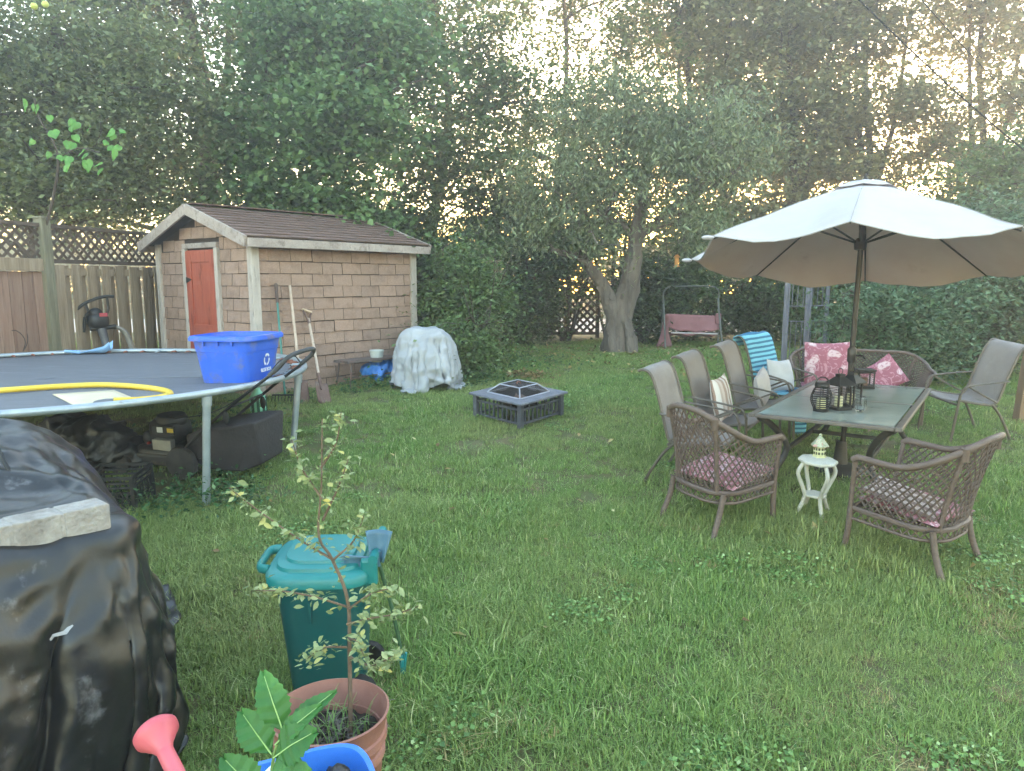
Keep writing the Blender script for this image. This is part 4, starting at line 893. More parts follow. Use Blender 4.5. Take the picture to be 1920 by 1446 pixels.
# ------------------------------------------------------------------ shovels and rake leaning on the shed
M_wood = mat("worn_wood_handle", '#b09a8a', '#c9b6a6', rough=.8, scale=6, stretch=(4, 4, .5), c3='#8d7767', c3s=6)
M_rblade = mat("rusty_shovel_steel", '#6b5148', '#7f665c', rough=.75, scale=9, c3='#8d8079', c3s=5, metal=.3, bump=.3)
def wallpt(u, h, off=0):   # point on the shed's long side: u along wall, h above its foot, off out from the wall
    return Vector((SX + u * math.cos(SA) + (off) * math.sin(SA), SY + u * math.sin(SA) - off * math.cos(SA), gz(8.45) + h))
def shovel(lb, foot, top, dgrip, group):
    foot, top = Vector(foot), Vector(top); d = (top - foot).normalized()
    t = thing("shovel", lb, "shovel", foot.x, foot.y, foot.z, tilt=False, group=group)
    out = Vector((math.sin(SA), -math.cos(SA), 0)); side = d.cross(out).normalized(); nrm = side.cross(d).normalized()
    f0 = lambda s, l, o_=0: d * l + side * s + nrm * o_
    L_ = (top - foot).length
    def blade(u, v):
        w = (.105 if dgrip else .1) * (1 if (v > .2 or dgrip) else .55 + 2.2 * v) * (1 - .12 * v)
        return f0((u - .5) * 2 * w, v * .29, .03 * (abs(u - .5) * 2) ** 2 - .012 + .02 * (v - .5) ** 2)
    MB().grid(blade, 8, 8).build("blade", M_rblade, t, smooth=True, solid=.004)
    MB().tube([f0(0, .2), f0(0, .3), f0(0, .42)], [.012, .021, .02], 8).build("socket", M_rblade, t, smooth=True)
    MB().tube([f0(0, .36), f0(0, L_ * .55, .006), f0(0, L_ - (.12 if dgrip else 0))], .0165, 8).build("shaft", M_wood, t, smooth=True)
    if dgrip:
        MB().tube([f0(0, L_ - .2), f0(-.022, L_ - .1), f0(-.058, L_ - .02), f0(-.058, L_)], [.018, .014, .011, .011], 7).tube([f0(0, L_ - .2), f0(.022, L_ - .1), f0(.058, L_ - .02), f0(.058, L_)], [.018, .014, .011, .011], 7).build("yoke", M_rblade, t, smooth=True)
        MB().tube([f0(-.07, L_), f0(.07, L_)], .016, 8).build("grip", mat("pale_wood_grip", '#c9ad93', '#d8c0a8', rough=.7), t, smooth=True)
shovel("long handled rusty shovel with straight wooden shaft leaning on the shed", (-2.42, 8.2, gz(8.2)), wallpt(.46, 1.33, .03), False, "shovels leaning on the shed wall")
shovel("short rusty shovel with a D-shaped grip leaning on the shed", (-2.17, 8.2, gz(8.2)), wallpt(.69, 1.02, .03), True, "shovels leaning on the shed wall")
M_gpole = mat("green_pole", '#2f6b62', '#3c7c72', rough=.45, scale=10)
f_, t_ = Vector((-2.62, 8.22, gz(8.22))), wallpt(.27, 1.36, .03); d_ = (t_ - f_).normalized()
rk = thing("garden_rake", "green poled garden tool with dark grip leaning left of the shovels", "rake", f_.x, f_.y, f_.z, tilt=False)
LL = (t_ - f_).length
MB().tube([d_ * .1, d_ * (LL - .22)], .013, 8).build("shaft", M_gpole, rk, smooth=True)
MB().tube([d_ * (LL - .24), d_ * (LL - .02), d_ * LL], [.019, .021, .012], 8).build("grip", mat("dark_foam", '#4b3d38', '#5b4b45', rough=.9), rk, smooth=True)
hd = MB().tube([(-.15, 0, .1), (.15, 0, .1)], .01, 6)
for k in range(9): hd.tube([(-.15 + .0375 * k, 0, .1), (-.15 + .0375 * k, -.03, .03)], .005, 5)
hd.build("head", M_iron, rk)
# green planter tub behind the mower handle
gt = thing("green_watering_jug", "green striped plastic jug standing on weeds behind the mower handle", "jug", -2.75, 7.7, None, 0)
MB().lathe([(.0, 0), (.07, 0), (.085, .03), (.085, .2), (.06, .25), (.035, .28), (.035, .31), (0, .31)], 16).build("body", mat("mint_plastic", '#7fc9ae', '#96d8c0', rough=.4, scale=3), gt, smooth=True)
for k in range(4): MB().box((.086 * math.cos(R(-110 + 40 * k)), .086 * math.sin(R(-110 + 40 * k)), .12), (.012, .03, .18), Matrix.Rotation(R(-110 + 40 * k), 3, 'Z')).build("stripe", mat("dark_green_plastic", '#1f4a3a', '#2a5a48', rough=.4), gt)
MB().tube(arc((0, .05, .2), .07, -1.4, 1.4, 8, 'yz'), .012, 7).build("handle", mat("dark_green_grip", '#1f4a3a', '#2a5a48', rough=.4), gt, smooth=True)
# ------------------------------------------------------------------ low metal bench by the shed
M_rtab = mat("rusty_bench_metal", '#5d4f49', '#75665f', rough=.8, scale=12, c3='#7d5040', c3s=6, bump=.3)
bc = wallpt(1.42, 0, .3); bz = gz(bc.y)
be = thing("metal_bench", "low rusty metal bench against the shed wall", "bench", bc.x, bc.y, bz, SA, tilt=False)
MB().box((0, 0, .31), (.9, .3, .02)).build("top", M_rtab, be, bevel=.004)
for k in range(5): MB().box((0, -.12 + .06 * k, .325), (.9, .045, .012)).build("slat", M_rtab, be, bevel=.003)
for s in (-1, 1):
    for q in (-1, 1): MB().tube(bez([(s * .38, q * .12, .3), (s * .4, q * .13, .15), (s * .43, q * .14, -.03)], 4), .012, 7).build("leg", M_rtab, be, smooth=True)
    MB().tube([(s * .4, -.13, .12), (s * .4, .13, .12)], .009, 6).build("stretcher", M_rtab, be, smooth=True)
MB().tube([(-.4, -.13, .12), (.4, -.13, .12)], .009, 6).build("stretcher", M_rtab, be, smooth=True)
pt = bc + Vector((math.cos(SA) * .12 + math.sin(SA) * .02, math.sin(SA) * .12 - math.cos(SA) * .02, .332))
pb = thing("small_bucket", "small pale grey bucket standing on the low metal bench", "bucket", pt.x, pt.y, pt.z, tilt=False)
M_pale = mat("pale_grey_plastic", '#b4b8b4', '#c4c8c4', rough=.5)
MB().lathe([(0, 0), (.072, 0), (.09, .135), (.096, .136), (.097, .155), (.09, .156), (.088, .14), (.07, .012), (0, .012)], 24).build("body", M_pale, pb, smooth=True)
MB().tube(arc((0, 0, .15), .094, -PI, 0, 12, 'xy'), .003, 5).build("wire_handle", M_chr, pb, smooth=True)
M_btarp = mat("blue_tarp_sheet", '#2f74c9', '#4b8cdc', rough=.35, scale=5, c3='#8db8ea', c3s=6, c3t=(.62, .74), bump=.3)
bq = MB(); bq.ell((0, 0, .1), (.27, .12, .1), 18, 10); bq.ell((.18, .0, .15), (.12, .1, .09), 14, 8); bq.ell((-.1, -.1, .06), (.09, .05, .1), 12, 8)
bt = thing("blue_tarp", "crumpled bright blue tarpaulin stuffed under the low bench", "tarp", bc.x + .1, bc.y + .12, bz + .06, SA, tilt=False)
draped("sheet", bq, M_btarp, bt, .014, 1, lambda p: ridged(p, 9, (1, 1, 1), 4) * .07 - .035)
# ------------------------------------------------------------------ fire pit
M_fp = mat("charcoal_painted_steel", '#45454c', '#54545b', rough=.55, scale=10, c3='#6a6a70', c3s=4)
M_fpt = mat("grey_fire_pit_top", '#66666f', '#77777f', rough=.6, scale=14, c3='#55555c', c3s=5)
fp = thing("fire_pit", "square charcoal metal fire pit table with slatted sides and spark screen", "fire pit", .07, 7.62, None, R(47))
S_ = .34; FH = .27
for k, (x, y, w, d) in enumerate(((0, -S_ + .04, 2 * S_, .15), (0, S_ - .04, 2 * S_, .15), (-S_ + .04, 0, .15, 2 * S_ - .23), (S_ - .04, 0, .15, 2 * S_ - .23))):
    MB().box((x, y, FH), (w + (.07 if k < 2 else 0), d, .022)).build("top_frame", M_fpt, fp, bevel=.004)
for x in (-1, 1):
    for y in (-1, 1): MB().box((x * (S_ - .02), y * (S_ - .02), FH / 2 - .02), (.05, .05, FH + .02)).build("leg", M_fp, fp, bevel=.003)
for s in (-1, 1):
    for ax in (0, 1):
        f = (lambda a, z: (a, s * (S_ - .025), z)) if ax == 0 else (lambda a, z: (s * (S_ - .025), a, z))
        for z in (.05, FH - .075):
            MB().bar(f(-S_ + .045, z), f(S_ - .045, z), .014, .022).build("side_rail", M_fp, fp)
        for k in range(9):
            a = -S_ + .09 + k * (2 * S_ - .18) / 8; MB().bar(f(a, .05), f(a, FH - (.015 if k % 2 else .075)), .018, .01, up=(1, 0, 0) if ax == 0 else (0, 1, 0)).build("slat", M_fp, fp)
MB().lathe([(0, .1), (.12, .105), (.2, .15), (.235, .24), (.245, .275), (.235, .275), (.19, .16), (.11, .12), (0, .115)], 28).build("fire_bowl", M_iron, fp, smooth=True)
scr = MB(); q = .235; u_ = .14; zt = FH + .1
cs = [(-q, -q), (q, -q), (q, q), (-q, q)]; ct = [(-u_, -u_), (u_, -u_), (u_, u_), (-u_, u_)]
for k in range(4):
    a, b = cs[k], cs[(k + 1) % 4]; c, d = ct[k], ct[(k + 1) % 4]
    scr.tube([(*a, FH + .016), (*b, FH + .016)], .008, 5); scr.tube([(*c, zt), (*d, zt)], .008, 5); scr.tube([(*a, FH + .016), (*c, zt)], .008, 5)
scr = scr.build("spark_screen", mat("pale_steel", '#9a9aa4', '#b0b0b8', rough=.45, metal=.4), fp)
def mesh_face(a, b, c, d, n=15):
    m_ = MB(); a, b, c, d = map(Vector, (a, b, c, d))
    for k in range(1, n): t = k / n; m_.tube([a.lerp(b, t), d.lerp(c, t)], .0011, 3); m_.tube([a.lerp(d, t), b.lerp(c, t)], .0011, 3)
    return m_
M_mesh = mat("dark_wire_mesh", '#3a3432', '#4a423e', rough=.6, metal=.5)
for k in range(4):
    a, b = cs[k], cs[(k + 1) % 4]; c, d = ct[k], ct[(k + 1) % 4]
    tag(mesh_face((*a, FH + .016), (*b, FH + .016), (*d, zt), (*c, zt)).build("wire_mesh", M_mesh, scr), None, kind="stuff")
tag(mesh_face((-u_, -u_, zt), (u_, -u_, zt), (u_, u_, zt), (-u_, u_, zt)).build("wire_mesh", M_mesh, scr), None, kind="stuff")
MB().tube(arc((0, 0, zt), .03, 0, PI, 8, 'xz'), .005, 5).build("lifting_ring", M_rust, scr)
ash = MB().grid(lambda u, v: ((u - .5) * .3, (v - .5) * .3, .2 + .05 * noise.noise(Vector((u * 6, v * 6, 0)))), 10, 10).build("ash", mat("brown_ash", '#6b5148', '#8d7468', rough=1, scale=30), fp, smooth=True)
# ------------------------------------------------------------------ green bin and pick-up tool
M_bin = mat("dark_teal_plastic", '#0f4a4c', '#145456', rough=.45, scale=3, c3='#3a6a6c', c3s=2.5, c3t=(.66, .8))
M_lid = mat("teal_lid_plastic", '#1c7070', '#267c7a', rough=.42, scale=3, c3='#4a928f', c3s=3, c3t=(.64, .8))
gb = thing("organics_bin", "dark teal wheeled organics bin with a lighter teal lid behind the pot", "bin", -.82, 3.06, gz(3.08), R(2))
BH = .58
loft([rbox(.15, .14, 0, 40, 4), rbox(.155, .145, .015, 40, 4), rbox(.19, .175, BH, 40, 4.5), rbox(.2, .185, BH, 40, 4.5), rbox(.2, .185, BH + .03, 40, 4.5)], True, True).build("body", M_bin, gb, smooth=True)
MB().tube([(-.03, -.186, BH - .06), (-.03, -.18, BH - .16)], .006, 6).build("body_rib", M_bin, gb, smooth=True)
lid = loft([rbox(.205, .19, BH + .005, 40, 4.5), rbox(.222, .208, BH + .01, 40, 4.5), rbox(.224, .21, BH + .045, 40, 4.5), rbox(.21, .195, BH + .062, 40, 4.5), rbox(.185, .17, BH + .068, 40, 4), rbox(.18, .165, BH + .082, 40, 4), rbox(.15, .135, BH + .09, 40, 3.5), rbox(.145, .13, BH + .102, 40, 3.5), rbox(.05, .05, BH + .108, 40, 3)], False, True).build("lid", M_lid, gb, smooth=True)
MB().tube(bez([(-.21, -.1, BH + .05), (-.255, -.08, BH + .05), (-.26, 0, BH + .05), (-.255, .08, BH + .05), (-.21, .1, BH + .05)], 4), .014, 8, flat=1.6).build("latch_handle", M_lid, lid, smooth=True)
for y in (-.13, .13): MB().box((.215, y, BH + .05), (.07, .035, .12)).build("handle_bracket", M_lid, gb, bevel=.012)
MB().tube([(.235, -.15, BH + .11), (.235, .15, BH + .11)], .02, 10).build("handle", M_lid, gb, smooth=True)
for s in (-1, 1): MB().lathe([(0, -.02), (.07, -.02), (.075, 0), (.07, .02), (0, .02)], 18, (.15, s * .13, .06), Matrix.Rotation(PI / 2, 3, 'X')).build("wheel", M_rub, gb, smooth=True)
M_tool = mat("slate_blue_plastic", '#46667a', '#55778a', rough=.5)
M_tpole = mat("dark_green_tube", '#3c5a42', '#4c6a50', rough=.45)
pu = thing("pickup_tool", "long handled slate blue scoop tool propped upside down on the organics bin", "scoop", -.51, 3.13, gz(3.13), tilt=False)
o_ = Vector((-.51, 3.13, gz(3.13))); W = lambda x, y, z: Vector((x, y, z)) - o_
MB().tube([W(-.51, 3.13, .36), W(-.535, 3.05, .62), W(-.575, 2.93, .92)], .009, 8).build("pole", M_tpole, pu, smooth=True)
MB().tube([W(-.508, 3.135, .27), W(-.512, 3.122, .37)], .013, 8).tube([W(-.5, 3.13, .3), W(-.49, 3.12, .38)], .007, 6).build("handle_grip", M_lid, pu, smooth=True)
def scp(a, b, w0, w1, curl, n=10):
    a, b = Vector(a), Vector(b); d = b - a; s = d.cross(Vector((.2, -1, .25))).normalized(); nn = s.cross(d).normalized()
    return lambda u, v: a + d * v + s * (u - .5) * (w0 + (w1 - w0) * v) + nn * curl * ((u - .5) ** 2 * 4 - .3)
MB().grid(scp(W(-.575, 2.93, .9), W(-.565, 2.94, 1.035), .05, .11, .03), 8, 6).build("upper_scoop", M_tool, pu, smooth=True, solid=.006)
lo = scp(W(-.58, 2.91, .9), W(-.7, 2.87, .9), .05, .1, .03)
MB().grid(lo, 8, 6).build("lower_scoop", M_tool, pu, smooth=True, solid=.006)
for k in range(7):
    b_ = lo((k + .5) / 7, 1); MB().prism([b_ + Vector((0, 0, .006)), b_ + Vector((0, 0, -.006)), b_ + Vector((-.02, -.004, 0))], (.004, .006, .0)).build("tooth", M_tool, pu)
MB().tube([W(-.575, 2.93, .88), W(-.572, 2.925, .95)], .014, 8).build("pivot", M_tool, pu, smooth=True)
# ------------------------------------------------------------------ terracotta pot with sapling
M_terra = mat("faded_terracotta_plastic", '#8d5f52', '#a27366', rough=.75, scale=6, c3='#b08d82', c3s=3.5, c3t=(.55, .75), bump=.15)
M_psoil = mat("potting_soil", '#2a2320', '#40372f', rough=1, scale=30, c3='#6a5f52', c3s=20, c3t=(.6, .7), bump=1, bscale=50)
PX, PY = -.6, 2.2; pz = gz(PY); PT = .68 - pz
po = thing("plant_pot", "large faded terracotta pot of dark soil holding the sapling", "pot", PX, PY, pz, tilt=False); po.scale = (1.12, 1.12, 1)
MB().lathe([(0, 0), (.115, 0), (.12, .02), (.15, PT - .16), (.157, PT - .155), (.157, PT - .13), (.15, PT - .125), (.156, PT - .1), (.164, PT - .095), (.164, PT - .07), (.158, PT - .065), (.168, PT - .006), (.172, PT), (.166, PT + .003), (.158, PT - .03), (.15, PT - .08), (.146, PT - .082), (.14, PT - .2)], 48, (0, 0, 0)).build("shell", M_terra, po, smooth=True)
def soilf(u, v):
    r = .152 * u; a = 2 * PI * v; x, y = r * math.cos(a), r * math.sin(a); return (x, y, PT - .1 + .025 * noise.noise(Vector((x * 30, y * 30, 0))) + .012 * noise.noise(Vector((x * 90, y * 90, 3))))
MB().grid(soilf, 10, 36).build("soil", M_psoil, po, smooth=True)
n = 170; C = np.stack([rng.normal(0, .06, n), rng.normal(0, .06, n), np.full(n, PT - .085) + rng.uniform(-.01, .012, n)], 1)
tag(link("mulch", leaf_mesh("mulch", C, .045, rng.uniform(0, .7, n), leaf_mat("mulch_bits", '#2c2521', '#7b7064', '#a89c8c', trans=0), .18, 0, 2), parent=po), None, kind="stuff")
sp_ = thing("sapling", "spindly young tree with pale leaves growing from the terracotta pot", "sapling", PX + .06, PY + .02, pz + PT - .11, tilt=False)
S0 = Vector((PX + .06, PY + .02, pz + PT - .11)); Wd = lambda *p: Vector(p) - S0
stem = bez([Wd(-.54, 2.22, .55), Wd(-.535, 2.22, .85), Wd(-.53, 2.2, 1.06), Wd(-.575, 2.2, 1.2), Wd(-.615, 2.2, 1.28), Wd(-.6, 2.2, 1.45), Wd(-.59, 2.2, 1.66)], 6)
M_stem = mat("brown_stem", '#5d4a3c', '#7a6654', rough=.8, scale=20)
sm = MB().tube(stem, [.008 - .006 * i / (len(stem) - 1) for i in range(len(stem))], 7)
brs = [[(-.575, 2.2, 1.2), (-.68, 2.18, 1.28), (-.8, 2.15, 1.39), (-.86, 2.12, 1.46)], [(-.535, 2.2, 1.04), (-.62, 2.16, 1.09), (-.72, 2.14, 1.12), (-.8, 2.12, 1.13)], [(-.53, 2.2, 1.03), (-.45, 2.16, 1.1), (-.38, 2.14, 1.13)], [(-.535, 2.2, .98), (-.45, 2.16, 1.02), (-.36, 2.13, 1.05), (-.29, 2.12, 1.08)],
       [(-.6, 2.2, 1.33), (-.54, 2.18, 1.45), (-.5, 2.16, 1.55)], [(-.6, 2.2, 1.4), (-.66, 2.2, 1.5), (-.69, 2.2, 1.6)], [(-.53, 2.2, .93), (-.49, 2.14, .95), (-.46, 2.12, .9)], [(-.53, 2.21, .86), (-.46, 2.16, .86), (-.4, 2.14, .89), (-.36, 2.12, .93)], [(-.57, 2.2, 1.2), (-.5, 2.18, 1.27), (-.46, 2.16, 1.36)], [(-.54, 2.2, .9), (-.6, 2.14, .93), (-.65, 2.12, .9)], [(-.6, 2.2, 1.5), (-.55, 2.2, 1.58), (-.53, 2.2, 1.68)]]
LP = []
for b in brs:
    q = bez([Wd(*p) for p in b], 6); sm.tube(q, [.0045 * (1 - .7 * i / (len(q) - 1)) for i in range(len(q))], 5)
    for i, p in enumerate(q):
        if i > 2:
            for _ in range(5): LP.append(p + Vector(rng.normal(0, .015, 3)))
for i, p in enumerate(stem):
    if i > 11:
        for _ in range(2): LP.append(p + Vector(rng.normal(0, .018, 3)))
sm.build("stem", M_stem, sp_, smooth=True)
tag(link("leaves", leaf6_mesh("leaves", np.array([tuple(p) for p in LP]), .029, rng.uniform(0, 1, len(LP)), leaf_mat("pale_sapling_leaves", '#6f7d4d', '#b3bd8a', '#d6c873', trans=.35), .5, .2, 1.0), parent=sp_), None, kind="stuff")
# grass sprouts in the pot
sg = MB()
for k in range(46):
    a = random.uniform(0, 2 * PI); r = .13 * random.random() ** .5; x, y = PX + r * math.cos(a) * .9 + .02, PY + r * math.sin(a) * .9; h = random.uniform(.07, .2); ph = random.uniform(0, 2 * PI); le = random.uniform(.2, .9) * h
    p0 = Vector((x, y, pz + PT - .1)); dx = Vector((math.cos(ph), math.sin(ph), 0)); sd2 = Vector((-dx.y, dx.x, 0)) * .003
    for i in range(4):
        t0, t1 = i / 4, (i + 1) / 4; f = lambda t: p0 + dx * le * t * t + Vector((0, 0, h * (t - .35 * t * t)))
        sg.poly([f(t0) - sd2 * (1 - t0 * .8), f(t0) + sd2 * (1 - t0 * .8), f(t1) + sd2 * (1 - t1 * .8), f(t1) - sd2 * (1 - t1 * .8)])
tag(sg.build("pot_grass", mat("pot_grass_blades", '#5b7a3c', '#86a35c', rough=.6, trans=.3)), "thin grass sprouting from the pot's soil around the sapling", kind="stuff")
# ------------------------------------------------------------------ blue tote with odds and ends, watering can, leafy seedling
M_tote = mat("bright_blue_tote", '#2f6fd0', '#3f7edc', rough=.4, scale=3, c3='#7da6e0', c3s=5, c3t=(.66, .76))
TB = (-.545, 1.46); tzt = .852
to = thing("blue_tote", "bright blue plastic tote full of garden odds and ends at the bottom edge", "tote", TB[0], TB[1], gz(TB[1]), R(24), tilt=False); th = tzt - gz(TB[1])
loft([rbox(.2, .2, 0, 40, 6), rbox(.25, .25, th - .03, 40, 6), rbox(.262, .262, th - .028, 40, 6), rbox(.266, .266, th, 40, 6), rbox(.252, .252, th, 40, 6), rbox(.245, .245, th - .05, 40, 6), rbox(.195, .195, .02, 40, 6)], True, True).build("tub", M_tote, to, smooth=True)
bb = MB(); bb.ell((0, 0, 0), (.2, .19, .1), 18, 10); bb.ell((.14, .12, .06), (.09, .08, .1), 14, 8)
bg2 = thing("plastic_sack", "creased glossy black plastic sack stuffed in the blue tote", "bag", TB[0] + .05, TB[1] + .0, tzt - .15, R(24), tilt=False)
draped("sack", bb, M_bag, bg2, .014, 1, lambda p: ridged(p, 12, (1, 1, 1), 4) * .05 - .02)
M_pink = mat("pink_plastic", '#c25560', '#d06b72', rough=.45, scale=4)
wc = thing("watering_can", "pink plastic watering can spout poking out of the blue tote", "watering can", -.62, 1.45, .5, tilt=False)
o_ = Vector((-.62, 1.45, .5)); rose = Vector((-.92, 1.74, .87)) - o_; nk = Vector((-.81, 1.63, .81)) - o_; dn = (rose - nk).normalized()
Mr = dn.to_track_quat('Z', 'Y').to_matrix()
MB().lathe([(.02, -.02), (.028, .0), (.05, .03), (.056, .036), (.057, .052), (.05, .06), (0, .064)], 24, rose, Mr).build("rose", M_pink, wc, smooth=True)
MB().tube(bez([rose - dn * .02, nk, Vector((-.72, 1.56, .7)) - o_, Vector((-.66, 1.5, .58)) - o_], 5), [.022, .022, .022, .022, .022, .023, .024, .024, .025, .026, .027, .028, .029, .03, .03, .03], 10).build("spout", M_pink, wc, smooth=True)
MB().lathe([(0, -.08), (.1, -.08), (.105, .1), (.09, .13), (.05, .135), (0, .135)], 20).build("body", M_pink, wc, smooth=True)
bo = thing("spray_bottle", "dark bottle with a yellow cap lying in the blue tote", "bottle", -.76, 1.5, tzt - .03, R(-35), tilt=False)
MB().lathe([(0, -.11), (.035, -.11), (.038, -.08), (.038, .06), (.018, .09), (.016, .1)], 18, (0, 0, .02), Matrix.Rotation(PI / 2, 3, 'Y')).build("body", mat("dark_brown_plastic", '#2a2426', '#38302f', rough=.35), bo, smooth=True)
MB().lathe([(.018, .1), (.019, .13), (0, .132)], 14, (0, 0, .02), Matrix.Rotation(PI / 2, 3, 'Y')).build("cap", mat("yellow_cap_plastic", '#d9a92e', '#e4ba48', rough=.4), bo, smooth=True)
wl_ = thing("white_seed_tray", "small white plastic tray tucked beside the leafy seedling", "tray", -.57, 1.62, tzt - .0, R(-20), tilt=False)
MB().box((0, 0, .01), (.07, .045, .004)).box((0, -.022, .022), (.07, .003, .025)).box((0, .022, .022), (.07, .003, .025)).box((-.0345, 0, .022), (.003, .041, .025)).box((.0345, 0, .022), (.003, .041, .025)).build("shell", M_wht, wl_)
# seedling with big serrated leaves
M_bleaf = mat("serrated_leaf", '#35662d', '#48803c', rough=.5, scale=10, trans=.3, c3='#5a924a', c3s=5)
sl_ = thing("seedling", "seedling with large serrated bright green leaves in front of the pot", "plant", -.47, 1.32, .8, tilt=False)
o_ = Vector((-.47, 1.32, .8))
def bigleaf(base, tip, w, nrm, droop=.012):
    base, tip, nrm = Vector(base) - o_, Vector(tip) - o_, Vector(nrm).normalized(); d = tip - base; L_ = d.length; d.normalize(); s = d.cross(nrm).normalized(); n_ = s.cross(d).normalized()
    b = MB(); N2 = 18
    for i in range(N2 + 1):
        t = i / N2; prof = math.sin(PI * min(1, t * 1.02) ** .75) ** .8 if 0 < t < 1 else 0
        ww = w * .5 * prof * (1.0 + (.1 if i % 2 else -.06)); c = base + d * L_ * t + n_ * (-droop * (2 * t - .6) ** 2)
        for e in (-1, -.5, 0, .5, 1): b.v.append(c + s * ww * e + n_ * (abs(e) * .16 * w * prof * .6 + .0025 * (1 if (i % 4 < 2) else -1) * (1 - abs(abs(e) - .5) * 2)) + d * (abs(e) * .012 if 0 < t < 1 else 0))
    for i in range(N2):
        for j in range(4): b.f.append((i * 5 + j, i * 5 + j + 1, i * 5 + 5 + j + 1, i * 5 + 5 + j))
    lf = b.build("leaf", M_bleaf, sl_, smooth=True)
    MB().tube([base + n_ * .0015, base + d * L_ * .5 + n_ * .001, base + d * L_ * .95 - n_ * droop], [.0016, .0012, .0005], 5).build("vein", mat("leaf_vein", '#8fb26a', '#9dbd78', rough=.5), lf)
ctr = (-.452, 1.3, 1.2)
up = (0.1, -.75, .65)
bigleaf((-.448, 1.3, 1.205), (-.49, 1.32, 1.315), .062, up); bigleaf((-.47, 1.29, 1.165), (-.528, 1.3, 1.245), .066, up); bigleaf((-.462, 1.29, 1.185), (-.385, 1.3, 1.262), .04, (0, -.6, .8)); bigleaf((-.462, 1.28, 1.165), (-.39, 1.27, 1.225), .075, (-.1, -.7, .7))
bigleaf((-.475, 1.26, 1.13), (-.395, 1.24, 1.165), .08, (0, -.65, .75)); bigleaf((-.485, 1.26, 1.1), (-.55, 1.26, 1.175), .07, up); bigleaf((-.45, 1.3, 1.2), (-.36, 1.33, 1.275), .04, (0, -.6, .8))
MB().tube(bez([Vector((-.47, 1.32, .72)) - o_, Vector((-.478, 1.29, 1.0)) - o_, Vector((-.468, 1.29, 1.15)) - o_, Vector((-.45, 1.3, 1.2)) - o_], 5), .0035, 6).build("stem", mat("green_stem", '#5d7a3c', '#7a9455', rough=.6), sl_, smooth=True)
# paving stone by the heap's foot
ps = thing("paving_stone", "pale grey paving stone on the ground below the watering can", "paving stone", -1.33, 2.3, None, R(35))
MB().box((0, 0, .03), (.26, .2, .06)).build("slab", M_cblk, ps, bevel=.008)
# ------------------------------------------------------------------ patio furniture
M_frame = mat("taupe_metal_frame", '#5f554c', '#71665b', rough=.5, scale=10, metal=.2)
M_sling = mat("taupe_sling_fabric", '#847b77', '#928884', rough=.8, scale=3, c3='#9a918c', c3s=1.6, bump=.12, bscale=180)
def frame_of(f, c):      # rotation about z taking local +y to direction f
    return math.atan2(f[1], f[0]) - PI / 2
SLB = [(.24, .40), (.2, .405), (.1, .385), (-.02, .365), (-.11, .355), (-.165, .38), (-.19, .43), (-.215, .52), (-.25, .64), (-.29, .76), (-.33, .86), (-.37, .905), (-.42, .915), (-.45, .9)]
def make_sling(name, label, x, y, f, group):
    t = thing(name, label, "chair", x, y, None, frame_of(f, 0), group)
    pr = bez([(0, p[0], p[1]) for p in SLB], 3); n = len(pr) - 1; w = .215
    def fn(u, v):
        p = pr[min(n, int(round(v * n)))]; e = (u - .5) * 2; sag = -.022 * (1 - e * e)
        return (e * w, p.y - (0 if v < .35 else sag * -.8), p.z + (sag if v < .4 else 0))
    MB().grid(fn, 8, n).build("sling", M_sling, t, smooth=True, solid=.005)
    for s in (-1, 1):
        MB().tube([(s * w, p.y, p.z) for p in pr], .0125, 7).build("side_rail", M_frame, t, smooth=True)
        MB().tube(bez([(s * .235, -.245, .585), (s * .245, -.05, .575), (s * .25, .12, .56), (s * .25, .2, .54), (s * .245, .235, .47)], 4), .014, 7, flat=.6).build("arm", M_frame, t, smooth=True)
        MB().tube(bez([(s * .245, .235, .48), (s * .24, .245, .3), (s * .24, .27, -.02)], 4), .0125, 7).build("leg", M_frame, t, smooth=True)
        MB().tube(bez([(s * .22, -.12, .36), (s * .225, -.2, .27), (s * .235, -.29, .12), (s * .24, -.36, -.02)], 4), .0125, 7).build("leg", M_frame, t, smooth=True)
        MB().tube(bez([(s * .225, -.16, .38), (s * .235, .0, .46), (s * .245, .17, .55)], 4), .009, 6).build("arm_brace", M_frame, t, smooth=True)
    MB().tube([(-.23, .24, .37), (.23, .24, .37)], .0125, 7).build("front_bar", M_frame, t, smooth=True)
    MB().tube([(-.22, -.17, .34), (.22, -.17, .34)], .0125, 7).build("rear_bar", M_frame, t, smooth=True)
    return t
TF = (.82, -.57)
GS = "high backed sling chairs around the table"
s1 = make_sling("sling_chair", "bare grey sling chair nearest the camera on the table's left side", 1.50, 5.68, TF, GS)
s2 = make_sling("sling_chair", "grey sling chair holding the brown striped cushion", 1.88, 6.22, TF, GS)
s3 = make_sling("sling_chair", "grey sling chair holding a pale pillow, beside the towel chair", 2.36, 6.76, TF, GS)
s4 = make_sling("sling_chair", "sling chair with a turquoise striped towel over its back", 2.74, 7.25, (.6, -.8), GS)
s5 = make_sling("sling_chair", "empty grey sling chair at far right facing the table", 4.42, 6.98, (-1, -.1), GS)
def local(t, p): return t.matrix_world @ Vector(p)
